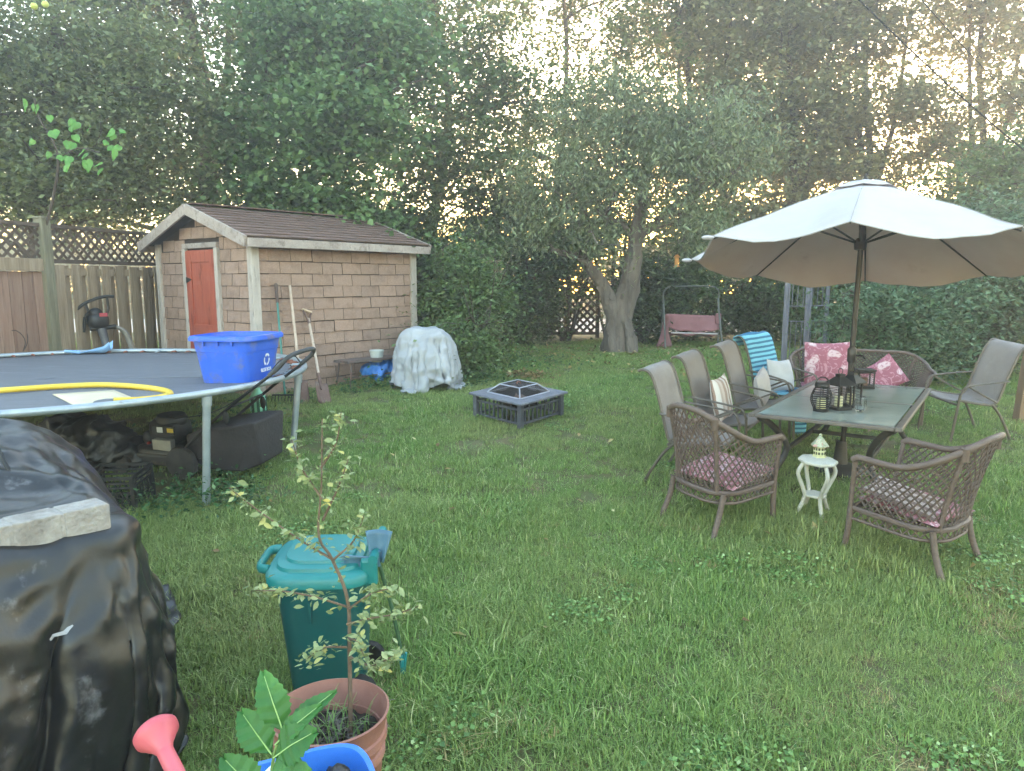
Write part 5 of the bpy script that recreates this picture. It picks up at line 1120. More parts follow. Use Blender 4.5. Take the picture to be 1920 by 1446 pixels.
# pillows
def pillow(w, h, th, n=14):
    b = MB()
    for s in (1, -1):
        b.grid(lambda u, v: (((u - .5) * w) * (1 - .07 * (2 * v - 1) ** 2 * 0 + .0), s * th * .5 * max(0, (1 - abs(2 * u - 1) ** 2.6) * (1 - abs(2 * v - 1) ** 2.6)) ** .45 + .004 * noise.noise(Vector((u * 5, v * 5, s))), (v - .5) * h - .02 * (1 - (2 * u - 1) ** 2) * (2 * v - 1)), n, n)
    return b
def put_pillow(name, label, cat, t, p, rot, w, h, th, m, group=None):
    o = pillow(w, h, th).build(name, m, smooth=True); o.matrix_world = t.matrix_world @ Matrix.Translation(p) @ Euler(rot).to_matrix().to_4x4(); tag(o, label, cat, group); return o
def stripe_mat(name, cols, period, axis=0, rough=.85, noise_amt=.02, diag=None):
    m = bpy.data.materials.new(name); m.use_nodes = True; N = m.node_tree.nodes; L = m.node_tree.links; b = N["Principled BSDF"]; b.inputs["Roughness"].default_value = rough
    tc = N.new("ShaderNodeTexCoord"); sx = N.new("ShaderNodeSeparateXYZ")
    nz = N.new("ShaderNodeTexNoise"); nz.inputs["Scale"].default_value = 6; L.new(tc.outputs["Object"], nz.inputs["Vector"])
    ad = N.new("ShaderNodeVectorMath"); ad.operation = 'MULTIPLY_ADD'; L.new(nz.outputs["Color"], ad.inputs[0]); ad.inputs[1].default_value = (noise_amt,) * 3; L.new(tc.outputs["Object"], ad.inputs[2])
    L.new(ad.outputs[0], sx.inputs[0])
    dv = N.new("ShaderNodeMath"); dv.operation = 'DIVIDE'; L.new(sx.outputs[axis], dv.inputs[0]); dv.inputs[1].default_value = period
    fr = N.new("ShaderNodeMath"); fr.operation = 'FRACT'; L.new(dv.outputs[0], fr.inputs[0])
    rp = N.new("ShaderNodeValToRGB"); rp.color_ramp.interpolation = 'CONSTANT'; el = rp.color_ramp.elements
    el[0].position = cols[0][0]; el[0].color = lin(cols[0][1]); el[1].position = cols[1][0]; el[1].color = lin(cols[1][1])
    for p, c in cols[2:]: e = el.new(p); e.color = lin(c)
    L.new(fr.outputs[0], rp.inputs[0]); L.new(rp.outputs[0], b.inputs["Base Color"]); return m
def floral_mat(name, ca, cb, cc, sc=14, rough=.85):
    m = bpy.data.materials.new(name); m.use_nodes = True; N = m.node_tree.nodes; L = m.node_tree.links; b = N["Principled BSDF"]; b.inputs["Roughness"].default_value = rough
    tc = N.new("ShaderNodeTexCoord"); vo = N.new("ShaderNodeTexVoronoi"); vo.feature = 'SMOOTH_F1'; vo.inputs["Scale"].default_value = sc
    nz = N.new("ShaderNodeTexNoise"); nz.inputs["Scale"].default_value = sc * .8; nz.inputs["Detail"].default_value = 3
    ad = N.new("ShaderNodeVectorMath"); ad.operation = 'MULTIPLY_ADD'; L.new(nz.outputs["Color"], ad.inputs[0]); ad.inputs[1].default_value = (.12,) * 3; L.new(tc.outputs["Object"], ad.inputs[2]); L.new(tc.outputs["Object"], nz.inputs["Vector"])
    L.new(ad.outputs[0], vo.inputs["Vector"])
    wv = N.new("ShaderNodeTexNoise"); wv.inputs["Scale"].default_value = sc * 1.5; wv.inputs["Detail"].default_value = 2; wv.inputs["Distortion"].default_value = 2.5; L.new(tc.outputs["Object"], wv.inputs["Vector"])
    rp = N.new("ShaderNodeValToRGB"); el = rp.color_ramp.elements; el[0].position = .3; el[0].color = lin(cb); el[1].position = .37; el[1].color = lin(ca); L.new(vo.outputs["Distance"], rp.inputs[0])
    mx = N.new("ShaderNodeMix"); mx.data_type = 'RGBA'; mr = N.new("ShaderNodeMapRange"); mr.inputs[1].default_value = .54; mr.inputs[2].default_value = .58; L.new(wv.outputs["Fac"], mr.inputs[0]); L.new(mr.outputs[0], mx.inputs[0])
    L.new(rp.outputs[0], mx.inputs[6]); mx.inputs[7].default_value = lin(cc); L.new(mx.outputs[2], b.inputs["Base Color"]); return m
M_brs = stripe_mat("brown_striped_cushion", [(0, '#a58c80'), (.22, '#cbbab2'), (.4, '#b8a398'), (.52, '#d8cfca'), (.74, '#95796c'), (.86, '#cfc4be')], .24, 0)
M_pale = mat("pale_grey_pillow", '#b3aaa9', '#c4bcba', rough=.9, scale=6, c3='#c9a9a6', c3s=3, c3t=(.58, .72))
M_pale2 = mat("pale_bluish_pillow", '#b4b4ba', '#c6c5ca', rough=.9, scale=6, c3='#b99aa0', c3s=4, c3t=(.62, .7))
M_flor = floral_mat("pink_floral_cloth", '#a8707a', '#d9c2c4', '#c4949b', 12)
M_flor2 = floral_mat("rose_check_cloth", '#9c5f68', '#cdb4b4', '#b8868c', 30)
put_pillow("striped_cushion", "brown and cream striped cushion propped in the second sling chair", "cushion", s2, (0, -.06, .55), (R(14), R(0), 0), .36, .4, .11, M_brs)
put_pillow("pillow", "plump pale grey pillow standing in the third sling chair", "pillow", s3, (0, .0, .53), (R(10), R(10), R(6)), .33, .33, .13, M_pale)
put_pillow("pillow", "pale bluish pillow against the towel in the far sling chair", "pillow", s4, (.02, -.02, .54), (R(20), R(-6), R(-4)), .36, .34, .12, M_pale2)
# towel draped over s4
M_tow = stripe_mat("turquoise_striped_towel", [(0, '#7ec3dc'), (.55, '#2f6f95')], .045, 2, noise_amt=.012)
pr = bez([(0, p[0], p[1]) for p in [(-.47, .78), (-.475, .88)] + SLB[::-1]], 4)
def tow(u, v):
    p = pr[min(len(pr) - 1, int(round(v * (len(pr) - 1))))]; e = (u - .5) * 2
    return (e * .222 + .012 * math.sin(v * 9), p.y + .014, p.z + .012 + .008 * math.sin(e * 4 + v * 6))
ol = thing("towel", "turquoise and blue striped towel draped over the far sling chair", "towel", 2.74, 7.25, None, frame_of((.6, -.8), 0))
MB().grid(tow, 10, len(pr) - 1).build("cloth", M_tow, ol, smooth=True, solid=.008)
MB().grid(lambda u, v: ((u - .5) * .2 + .13 + .02 * v, .275 + .03 * math.sin(u * 5 + v * 2) + .02 * v, .4 - .36 * v - .06 * (1 - u) * v), 8, 10).build("hanging_end", M_tow, ol, smooth=True, solid=.008)
# ------------------------------------------------------------------ dining table
M_tmet = mat("dark_table_metal", '#38332f', '#4a443f', rough=.5, metal=.3, scale=8)
M_tedge = mat("taupe_table_edge", '#5f5752', '#776e67', rough=.45, metal=.3, scale=6)
M_glass = mat("frosted_glass_top", '#8d938a', '#9aa097', rough=.2, scale=4, c3='#6d746a', c3s=2, spec=.6, bump=.02, bscale=60)
TA = math.atan2(.825, .565) - PI / 2
tcx, tcy = 2.21 + .565 * 1.1, 5.05 + .825 * 1.1
tz_ = gz(tcy); TH = 1.1 - tz_
tab_ = thing("dining_table", "long glass topped patio table with curved dark metal legs", "table", tcx, tcy, tz_, TA, tilt=False)
hw, hl = .49, 1.1
for (y0, y1) in ((-hl + .03, -.02), (.02, hl - .03)):
    MB().box((0, (y0 + y1) / 2, TH - .006), (2 * hw - .07, y1 - y0, .01)).build("glass_panel", M_glass, tab_)
for (c, d) in (((-hw, 0, TH - .012), (.045, 2 * hl + .04, .03)), ((hw, 0, TH - .012), (.045, 2 * hl + .04, .03)), ((0, -hl, TH - .0125), (2 * hw - .05, .045, .029)), ((0, hl, TH - .0125), (2 * hw - .05, .045, .029)), ((0, 0, TH - .013), (2 * hw - .05, .04, .028))): MB().box(c, d).build("edge_frame", M_tedge, tab_, bevel=.006)
for sx in (-1, 1):
    for sy in (-1, 1):
        gl = gz(tcy + sy * .8) - tz_
        MB().tube(bez([(sx * (hw - .03), sy * (hl - .06), TH - .03), (sx * (hw - .12), sy * (hl - .12), TH - .1), (sx * (hw - .2), sy * (hl - .26), TH * .55), (sx * (hw - .14), sy * (hl - .2), TH * .25), (sx * (hw + .0), sy * (hl - .03), gl - .02)], 5), .024, 8).build("leg", M_tmet, tab_, smooth=True)
    MB().bar((sx * (hw - .2), -hl + .28, TH * .5), (sx * (hw - .2), hl - .28, TH * .5), .03, .03).build("stretcher", M_tmet, tab_, bevel=.004)
MB().bar((-hw + .2, 0, TH * .5), (hw - .2, 0, TH * .5), .03, .029).build("stretcher", M_tmet, tab_, bevel=.004)
# ------------------------------------------------------------------ parasol
M_can = mat("off_white_canopy", '#d4ccce', '#dfd9db', rough=.85, scale=2, c3='#b3aaa5', c3s=1.2, c3t=(.62, .8), trans=.35, bump=.08, bscale=6)
M_pole = mat("dark_bronze_pole", '#2e2a27', '#3c3733', rough=.4, metal=.4)
um = thing("parasol", "large off-white tilted patio parasol standing through the table", "parasol", tcx, tcy, tz_, R(0), tilt=False)
lean = Matrix.Rotation(R(1.6), 4, 'Y')
MB().tube([(-.045, 0, -.02), (-.01, 0, .86), (.0, 0, 1.5), (.012, 0, 2.2)], .021, 12).build("pole", M_pole, um, smooth=True)
MB().lathe([(0, 0), (.2, 0), (.22, .03), (.2, .06), (.06, .09), (.04, .28), (0, .28)], 28, (-.045, 0, -.03)).build("base", M_tmet, um, smooth=True)
MB().lathe([(.02, -.07), (.034, -.05), (.036, .05), (.02, .07)], 14, (-.008, 0, .98)).tube([(.02, -.02, .98), (.06, -.05, .98), (.06, -.08, .96)], .008, 6).build("crank_housing", M_pole, um, smooth=True)
CT = Matrix.Translation((.0, 0, 2.28 - tz_)) @ Matrix.Rotation(R(-7.0), 4, 'X') @ Matrix.Rotation(R(3.9), 4, 'Y')
UR, UH = 1.37, .6; A0 = R(-118)
def canf(u, v):
    a = A0 + 2 * PI * u; k = (u * 8) % 1.0; f = math.sin(PI * k); r = (.07 + .93 * v) * UR
    chord = math.cos(PI / 8) / math.cos((k - .5) * PI / 4)      # straight hem between ribs
    rr = r * (1 + (chord - 1) * min(1, v * 1.2)); rn = r / UR
    z = UH * (1 - rn ** 1.12) - .085 * f * rn ** 2.2 - .02 * rn * noise.noise(Vector((math.cos(a) * 5, math.sin(a) * 5, v * 4))) - .008 * rn * noise.noise(Vector((math.cos(a) * 14, math.sin(a) * 14, v * 9)))
    if u * 8 % 8 > 6 or u * 8 % 8 < 0: z -= .0
    return CT @ Vector((rr * math.cos(a), rr * math.sin(a), z))
M_seam = mat('canopy_seam', '#a59d9b', '#b3acaa', rough=.9)
MB().grid(canf, 96, 22, True).build("canopy", M_can, um, smooth=True, solid=.003)
for k in range(8): MB().tube([canf(k / 8, v / 12) + Vector((0, 0, .003)) for v in range(13)], .0035, 5).build("seam", M_seam, um, smooth=True)
MB().tube([canf(k / 96, 1.0) for k in range(96)], .004, 5, True).build("hem", M_seam, um, smooth=True)
M_undl = mat("beige_canopy_underlight", '#e2c9bd', '#ead5ca', rough=.9, scale=3, c3='#d0b3a6', c3s=2, c3t=(.6, .8), trans=.45)  # beige paints in warm light coming through and under the canvas
MB().grid(lambda u, v: canf(u, v * .992) - Vector((0, 0, .008)), 96, 22, True).build("underlight_sheet", M_undl, um, smooth=True)  # added sheet below the canopy, carrying the painted underside light
def capf(u, v):
    a = A0 + 2 * PI * u; k = (u * 8) % 1.0; r = (.0 + v) * .26; return CT @ Vector((r * math.cos(a), r * math.sin(a), UH + .015 - .32 * r * r / .26 - .012 * math.sin(PI * k) * v))
MB().grid(capf, 48, 6, True).build("vent_cap", M_can, um, smooth=True, solid=.003)
MB().lathe([(.03, -.02), (.03, .01), (.012, .03), (.014, .05), (0, .06)], 12, CT @ Vector((0, 0, UH + .01))).build("finial", M_pole, um, smooth=True)
hub = CT @ Vector((0, 0, .1)); MB().lathe([(.022, -.05), (.045, -.04), (.05, .02), (.03, .05), (.022, .05)], 14, hub).build("runner_hub", M_pole, um, smooth=True)
tp_ = CT @ Vector((0, 0, UH - .03)); MB().tube([hub - Vector((0, 0, .05)), tp_], .018, 10).build("top_pole", M_pole, um, smooth=True)
for k in range(8):
    a = A0 + 2 * PI * k / 8; e = CT @ Vector((UR * .995 * math.cos(a), UR * .995 * math.sin(a), -.015)); m_ = CT @ Vector((UR * .45 * math.cos(a), UR * .45 * math.sin(a), UH * (1 - .45 ** 1.12) - .02))
    rbo = MB().tube([tp_, m_, e], [.008, .008, .006], 6).build("rib", M_pole, um, smooth=True)
    MB().tube([hub, m_], .008, 6).build("strut", M_pole, rbo, smooth=True)
for k, (u, vv) in enumerate(((1 / 8 * 7, 1.0), (1 / 8 * 6, 1.0))):
    a = A0 + 2 * PI * u; p = CT @ Vector((UR * math.cos(a), UR * math.sin(a), 0)); q = CT @ Vector((UR * 1.06 * math.cos(a), UR * 1.06 * math.sin(a), -.025))
    MB().ell((p + q) / 2, (.05, .04, .018), 10, 6).build("loose_pocket", M_can, um, smooth=True)
# ------------------------------------------------------------------ wicker furniture
M_wick = mat("brown_resin_wicker", '#55443b', '#67554b', rough=.6, scale=12, rnd=.06)
M_wfr = mat("brown_wicker_frame", '#5d4c44', '#6f5d54', rough=.55, scale=14, stretch=(1, 1, 6), bump=.3, bscale=60)
def wicker(name, label, cat, x, y, f, hw=.215, dp=.225, group=None, SC_=1.18, top=.74, nst=33):
    t = thing(name, label, cat, x, y, None, frame_of(f, 0), group); SH = .25; AH = .545
    rad_ = .17; t.scale = (SC_, SC_, SC_); bpy.context.view_layer.update()
    def plan(s):       # s 0..1 from front right round the back to front left
        segs = [dp + dp - rad_, PI / 2 * rad_, 2 * hw - 2 * rad_, PI / 2 * rad_, dp + dp - rad_]; T = sum(segs); d = s * T
        if d <= segs[0]: return Vector((hw, dp - d, 0))
        d -= segs[0]
        if d <= segs[1]: a = d / rad_; return Vector((hw - rad_ + rad_ * math.cos(a), -dp + rad_ - rad_ * math.sin(a), 0))
        d -= segs[1]
        if d <= segs[2]: return Vector((hw - rad_ - d, -dp, 0))
        d -= segs[2]
        if d <= segs[3]: a = d / rad_; return Vector((-hw + rad_ - rad_ * math.sin(a), -dp + rad_ - rad_ * math.cos(a), 0))
        d -= segs[3]; return Vector((-hw, -dp + rad_ + d, 0))
    T = 2 * (2 * dp - rad_) + PI * rad_ + 2 * hw - 2 * rad_
    sA, sB = .2 / T, (2 * dp + .12) / T
    def hgt(s):
        s = min(s, 1 - s); q = min(1, max(0, (s - sA) / (sB - sA))); return AH - .02 * (1 if s < .02 else 0) + (top - AH) * (q * q * (3 - 2 * q))
    def pt(s, v):
        p = plan(min(1, max(0, s))); h = SH + .02 + (hgt(s) - SH - .02) * v
        fl = 1 + .14 * v * v; q = min(1, max(0, (min(s, 1 - s) - sA) / (sB - sA))); return Vector((p.x * fl, p.y * (fl if p.y < 0 else 1) - .07 * v * q, h))
    MB().tube([pt(k / 44, 1) for k in range(45)], .0175, 8).build("top_rail", M_wfr, t, smooth=True)
    wv = MB()
    for d in (1, -1):
        for k in range(-8, nst + 8):
            s0 = k / nst; path = []
            for i in range(9):
                v = i / 8; s = s0 + d * (v - .5) * .2
                if 0 <= s <= 1: path.append(pt(s, v) + Vector((0, 0, 0)))
            if len(path) > 2: wv.tube(path, .0046, 4)
    tag(wv.build("woven_back", M_wick, t), None, kind="stuff")
    rim = [plan(k / 30) + Vector((0, 0, SH)) for k in range(31)]
    MB().tube(rim, .015, 7, True).build("seat_rim", M_wfr, t, smooth=True)
    sw = MB(); n = 14 if hw < .3 else 26
    for k in range(1, n):
        x_ = -hw + 2 * hw * k / n; sw.bar((x_, -dp + .02, SH), (x_, dp - .01, SH), .008, .005)
    for k in range(1, 14):
        y_ = -dp + 2 * dp * k / 14; sw.bar((-hw + .01, y_, SH + .004), (hw - .01, y_, SH + .004), .008, .005)
    tag(sw.build("woven_seat", M_wick, t), None, kind="stuff")
    ap = MB()
    for k in range(30):
        s0 = k / 30
        for d in (1, -1):
            a, b = plan(s0), plan(min(1, max(0, s0 + d * .035))); ap.tube([a + Vector((0, 0, SH)), b + Vector((0, 0, SH - .055))], .004, 4)
    tag(ap.build("woven_apron", M_wick, t), None, kind="stuff")
    MB().tube([plan(k / 30) + Vector((0, 0, SH - .058)) for k in range(31)], .009, 6).build("lower_rim", M_wfr, t, smooth=True)
    for s in ((0, .985) if False else (0.0, 1.0)):
        p = plan(s); MB().tube([(p.x * 1.1, p.y - .01, hgt(s)), (p.x * 1.02, p.y, SH + .1), (p.x, p.y, SH)], .0135, 8).build("arm_post", M_wfr, t, smooth=True)
    for sx in (-1, 1):
        MB().tube(bez([(sx * hw, dp, SH), (sx * hw * 1.01, dp + .0, SH * .5), (sx * (hw + .005), dp + .015, -.03)], 4), .0165, 8).build("leg", M_wfr, t, smooth=True)
        MB().tube(bez([(sx * (hw - .03), -dp + .04, SH + .0), (sx * (hw - .03), -dp + .01, SH * .5), (sx * (hw - .015), -dp - .06, -.03)], 4), .0165, 8).build("leg", M_wfr, t, smooth=True)
        s = sB * .78; s = s if sx > 0 else 1 - s
        MB().tube([plan(s) + Vector((0, 0, SH))] + [pt(s, v) for v in (.25, .5, .75, 1)], .013, 8).build("back_post", M_wfr, t, smooth=True)
        q_ = pt(s, 1); MB().tube([q_ + Vector((0, 0, .012)), q_ - Vector((0, 0, .05))], .022, 8).build("binding", M_wick, t, smooth=True)
    return t
w1 = wicker("wicker_chair", "brown wicker tub chair at left, its back to the lawn", "chair", 1.46, 4.95, (.83, .56), .22, .225, "brown wicker seats")
w2 = wicker("wicker_chair", "brown wicker tub chair at right foreground beside the white stool", "chair", 2.52, 4.375, (-.58, .82), .225, .225, "brown wicker seats")
w3 = wicker("wicker_loveseat", "two seat brown wicker sofa at the far end of the table", "sofa", 3.72, 7.72, (-.28, -.96), .6, .23, "brown wicker seats", 1.0, top=.66, nst=58)
def flat_cushion(name, label, t, w, d, th, z, m, rot=(0, 0, 0), off=(0, 0)):
    b = pillow(w, d, th); o = b.build(name, m, smooth=True); o.matrix_world = t.matrix_world @ Matrix.Translation((off[0], off[1], z)) @ Euler(rot).to_matrix().to_4x4() @ Matrix.Rotation(R(-90), 4, 'X'); tag(o, label, "cushion", "seat cushions in the wicker seats"); return o
flat_cushion("seat_cushion", "pink patterned seat cushion in the left wicker chair", w1, .42, .42, .075, .3, M_flor2, (R(6), 0, R(4)), (.0, .04))
flat_cushion("seat_cushion", "pink patterned seat cushion in the right wicker chair", w2, .42, .42, .06, .29, M_flor2, (R(3), R(2), 0), (0, 0))
M_brc = stripe_mat("brown_striped_pad", [(0, '#7d655c'), (.5, '#b8a49b')], .07, 0)
flat_cushion("folded_pad", "thin brown striped pad lying on the right wicker chair's cushion", w2, .3, .38, .03, .335, M_brc, (R(10), 0, R(8)), (-.06, .03))
M_flor3 = floral_mat("pink_leafy_cloth", '#a05f70', '#d8bcc2', '#c08d99', 9)
for (px_, rt, lb, wd, hh, zz) in ((-.0, 0, "", 0, 0, 0),):
    pass
put_pillow("floral_cushion", "large pink leafy print cushion standing at the wicker sofa's left", "cushion", w3, (.3, -.13, .54), (R(14), R(3), 0), .46, .46, .09, M_flor3, "floral cushions on the sofa")
put_pillow("floral_cushion", "pink leafy print cushion slumped at the wicker sofa's right", "cushion", w3, (-.27, -.1, .43), (R(18), R(38), 0), .36, .36, .09, M_flor3, "floral cushions on the sofa")
flat_cushion("sofa_pad", "pink patterned pad on the wicker sofa's seat", w3, 1.1, .42, .07, .29, M_flor3)
# ------------------------------------------------------------------ things on the table
def onT(x, y): return 1.1 + .001
M_lant = mat("black_lantern_metal", '#201e1d', '#302d2b', rough=.5, metal=.3)
M_wax = mat("cream_wax", '#d8cf9c', '#e6dfb4', rough=.5)
rl = thing("round_lantern", "round black wire lantern with a cream candle on the table", "lantern", 2.36, 5.42, onT(0, 0), 0, tilt=False)
for k in range(11):
    z = .02 + k * .0165; r = .045 + .035 * math.sin(PI * min(1, (k + .6) / 11)); MB().tube([(r * math.cos(2 * PI * i / 24), r * math.sin(2 * PI * i / 24), z) for i in range(24)], .0042, 5, True).build("wire_ring", M_lant, rl, smooth=True)
for k in range(6):
    a = 2 * PI * k / 6; MB().tube([((.045 + .036 * math.sin(PI * min(1, (q + .6) / 11))) * math.cos(a), (.045 + .036 * math.sin(PI * min(1, (q + .6) / 11))) * math.sin(a), .02 + q * .0165) for q in range(11)], .004, 5).build("upright", M_lant, rl, smooth=True)
MB().lathe([(0, 0), (.055, 0), (.058, .02), (.05, .022), (0, .015)], 22).build("base", M_lant, rl, smooth=True)
MB().lathe([(.05, .185), (.055, .19), (.052, .215), (.048, .216)], 22).build("collar", M_lant, rl, smooth=True)
MB().tube(arc((0, 0, .21), .05, .15, PI - .15, 12, 'xz'), .005, 6).build("handle", M_lant, rl, smooth=True)
MB().lathe([(0, .016), (.034, .016), (.034, .095), (.028, .098), (0, .094)], 20).build("candle", M_wax, rl, smooth=True)
def square_lantern(label, x, y, s, h, rz, roof=True):
    t = thing("lantern", label, "lantern", x, y, onT(0, 0), rz, "square lanterns on the table", tilt=False)
    MB().box((0, 0, .01), (2 * s + .02, 2 * s + .02, .02)).build("base", M_lant, t, bevel=.003)
    for a in (-1, 1):
        for b in (-1, 1): MB().box((a * s, b * s, h / 2), (.012, .012, h - .02)).build("corner_bar", M_lant, t)
    for k in range(7):
        z = .03 + k * (h - .06) / 6
        g_ = MB()
        for a in (-1, 1): g_.bar((-s, a * s, z), (s, a * s, z), .003, .003); g_.bar((a * s, -s, z + .0005), (a * s, s, z + .0005), .003, .003)
        g_.build("cross_wire", M_lant, t)
    if roof:
        r0 = s + .025; r1 = .025; b = loft([[(-r0, -r0, h), (r0, -r0, h), (r0, r0, h), (-r0, r0, h)], [(-r0, -r0, h + .008), (r0, -r0, h + .008), (r0, r0, h + .008), (-r0, r0, h + .008)], [(-r1, -r1, h + .065), (r1, -r1, h + .065), (r1, r1, h + .065), (-r1, r1, h + .065)], [(-r1, -r1, h + .085), (r1, -r1, h + .085), (r1, r1, h + .085), (-r1, r1, h + .085)]], True, True); b.build("roof", M_lant, t)
        MB().tube([(.02 * math.cos(2 * PI * i / 16), 0, h + .105 + .024 * math.sin(2 * PI * i / 16)) for i in range(16)], .003, 5, True).build("ring", M_lant, t, smooth=True)
    else: MB().box((0, 0, h), (2 * s + .03, 2 * s + .03, .015)).box((0, 0, h - .02), (2 * s + .02, 2 * s + .02, .01)).build("roof", M_lant, t, bevel=.003)
    MB().lathe([(0, .02), (.03, .02), (.03, .1), (0, .1)], 16).build("candle", M_wax if roof else mat("brown_wax", '#5d4034', '#6f5042', rough=.6), t, smooth=True)
    return t
square_lantern("taller black lantern with pointed roof and ring beside the round one", 2.53, 5.5, .058, .19, R(20))
square_lantern("black pointed lantern mostly hidden behind the parasol pole", 2.68, 5.62, .052, .19, R(35))
square_lantern("flat topped dark lantern box at the table's far end", 3.27, 6.62, .065, .17, R(-10), False)
M_gl = bpy.data.materials.new("clear_glass"); M_gl.use_nodes = True; b_ = M_gl.node_tree.nodes["Principled BSDF"]; b_.inputs["Transmission Weight"].default_value = 1; b_.inputs["Roughness"].default_value = .05; b_.inputs["IOR"].default_value = 1.45; b_.inputs["Base Color"].default_value = (.9, .93, .93, 1)
gj = thing("glass_jar", "small clear faceted glass jar at the middle of the table", "jar", 2.64, 5.38, onT(0, 0), 0, tilt=False)
MB().lathe([(0, .004), (.028, .004), (.03, .012), (.045, .05), (.043, .095), (.045, .1), (.041, .1), (.039, .095), (.041, .05), (.026, .016), (0, .012)], 10).build("bowl", M_gl, gj)
# ------------------------------------------------------------------ carved white stool and bird house
M_cream = mat("cream_distressed_paint", '#bdb6a6', '#d2ccbe', rough=.75, scale=8, c3='#948b7a', c3s=7, c3t=(.6, .72), bump=.3, bscale=30)
st = thing("carved_stool", "cream painted side stool with curvy carved legs between the wicker chairs", "stool", 2.165, 5.0, None, R(-40))
oct_ = [(.135 * math.cos(R(22.5 + 45 * k)), .12 * math.sin(R(22.5 + 45 * k)), .4) for k in range(8)]
MB().prism(oct_, (0, 0, .022)).build("top", M_cream, st, bevel=.006)
MB().prism([(p[0] * .6, p[1] * .6, .15) for p in oct_], (0, 0, .016)).build("shelf", M_cream, st, bevel=.004)
for a in (-1, 1):
    for b in (-1, 1):
        MB().tube(bez([(a * .075, b * .065, .4), (a * .1, b * .088, .32), (a * .065, b * .055, .2), (a * .055, b * .048, .13), (a * .1, b * .088, -.02)], 6), .0145, 7).build("leg", M_cream, st, smooth=True)
M_bh = mat("pale_yellow_paint", '#c4c08f', '#d4d0a4', rough=.7, scale=12)
M_bhr = floral_mat("painted_flower_roof", '#b9b49a', '#c08d84', '#8fa07d', 30)
bh = thing("bird_house", "tiny pale yellow ornamental bird house on the cream stool", "bird house", 2.2, 5.03, gz(5) + .423, R(20), tilt=False)
MB().prism([(.042 * math.cos(R(30 + 60 * k)), .042 * math.sin(R(30 + 60 * k)), 0) for k in range(6)], (0, 0, .082)).build("wall", M_bh, bh)
MB().prism([(.05 * math.cos(R(30 + 60 * k)), .05 * math.sin(R(30 + 60 * k)), -.0) for k in range(6)], (0, 0, .008)).build("plinth", M_bh, bh)
MB().lathe([(.063, .08), (.063, .085), (.02, .14), (.006, .153), (.01, .16), (.006, .17), (0, .172)], 6).build("roof", M_bhr, bh)
for k in range(6):
    a = R(60 * k)
    for z in (.03, .06):
        for e in (-.011, .011):
            c = Vector((.0372 * math.cos(a) - e * math.sin(a), .0372 * math.sin(a) + e * math.cos(a), z)); MB().box(c, (.002, .013, .018), Matrix.Rotation(a, 3, 'Z')).build("window", mat("dark_window_hole", '#4a4a34', '#55553c', rough=.9) if k + z + e < -1 else M_dw if 'M_dw' in globals() else globals().setdefault('M_dw', mat("dark_window_hole", '#4a4a34', '#55553c', rough=.9)), bh)
# ------------------------------------------------------------------ garden arch
M_arch = mat("lavender_grey_metal", '#6a6770', '#7b7881', rough=.6, scale=8, c3='#65625f', c3s=4)
ga = thing("garden_arch", "lavender grey metal garden arch behind the wicker sofa", "arch", 4.02, 10.6, gz(10.6), tilt=False)
def ladder(p, q, h, ga):
    p, q = Vector(p), Vector(q)
    for s in (p, q):
        for e in (-.03, .03):
            dd = (q - p).normalized(); c = s + dd * e
            MB().tube([c, c + Vector((0, 0, h))], .012, 6).build("post_rail", M_arch, ga, smooth=True)
        MB().bar(s + Vector((0, 0, 0)), s + Vector((0, 0, h)), .05, .01, up=(0, 1, 0)).build("post_plate", M_arch, ga)
    for z in (.68, .9, h): MB().tube([p + Vector((0, 0, z)), q + Vector((0, 0, z))], .008, 6).build("rung", M_arch, ga, smooth=True)
    for k in (1, 2, 3):
        m_ = p.lerp(q, k / 4); MB().tube([m_ + Vector((0, 0, .05)), m_ + Vector((0, 0, .68))], .006, 5).build("spindle", M_arch, ga, smooth=True)
        MB().tube([m_ + Vector((0, 0, .9)), m_ + Vector((0, 0, 1.25))], .006, 5).build("spindle", M_arch, ga, smooth=True)
    for (a, b) in ((0, .6), (.4, 1), (.2, .8)):
        A, B = p.lerp(q, a), p.lerp(q, b); r = (B - A).length / 2; c = (A + B) / 2; dd = (B - A).normalized()
        MB().tube([c + dd * (-r * math.cos(t)) + Vector((0, 0, 1.25 + r * 1.5 * math.sin(t))) for t in [PI * k / 10 for k in range(11)]], .006, 5).build("scroll", M_arch, ga, smooth=True)
ladder((0, 0, 0), (.27, -.12, 0), 1.75, ga); ladder((.3, .0, 0), (.7, .25, 0), 1.75, ga)
for (a, b) in (((0, 0, 1.75), (.3, .0, 1.75)), ((.27, -.12, 1.75), (.7, .25, 1.75))):
    a, b = Vector(a), Vector(b); MB().tube([a.lerp(b, k / 10) + Vector((0, 0, .3 * math.sin(PI * k / 10))) for k in range(11)], .012, 6).build("arch_hoop", M_arch, ga, smooth=True)
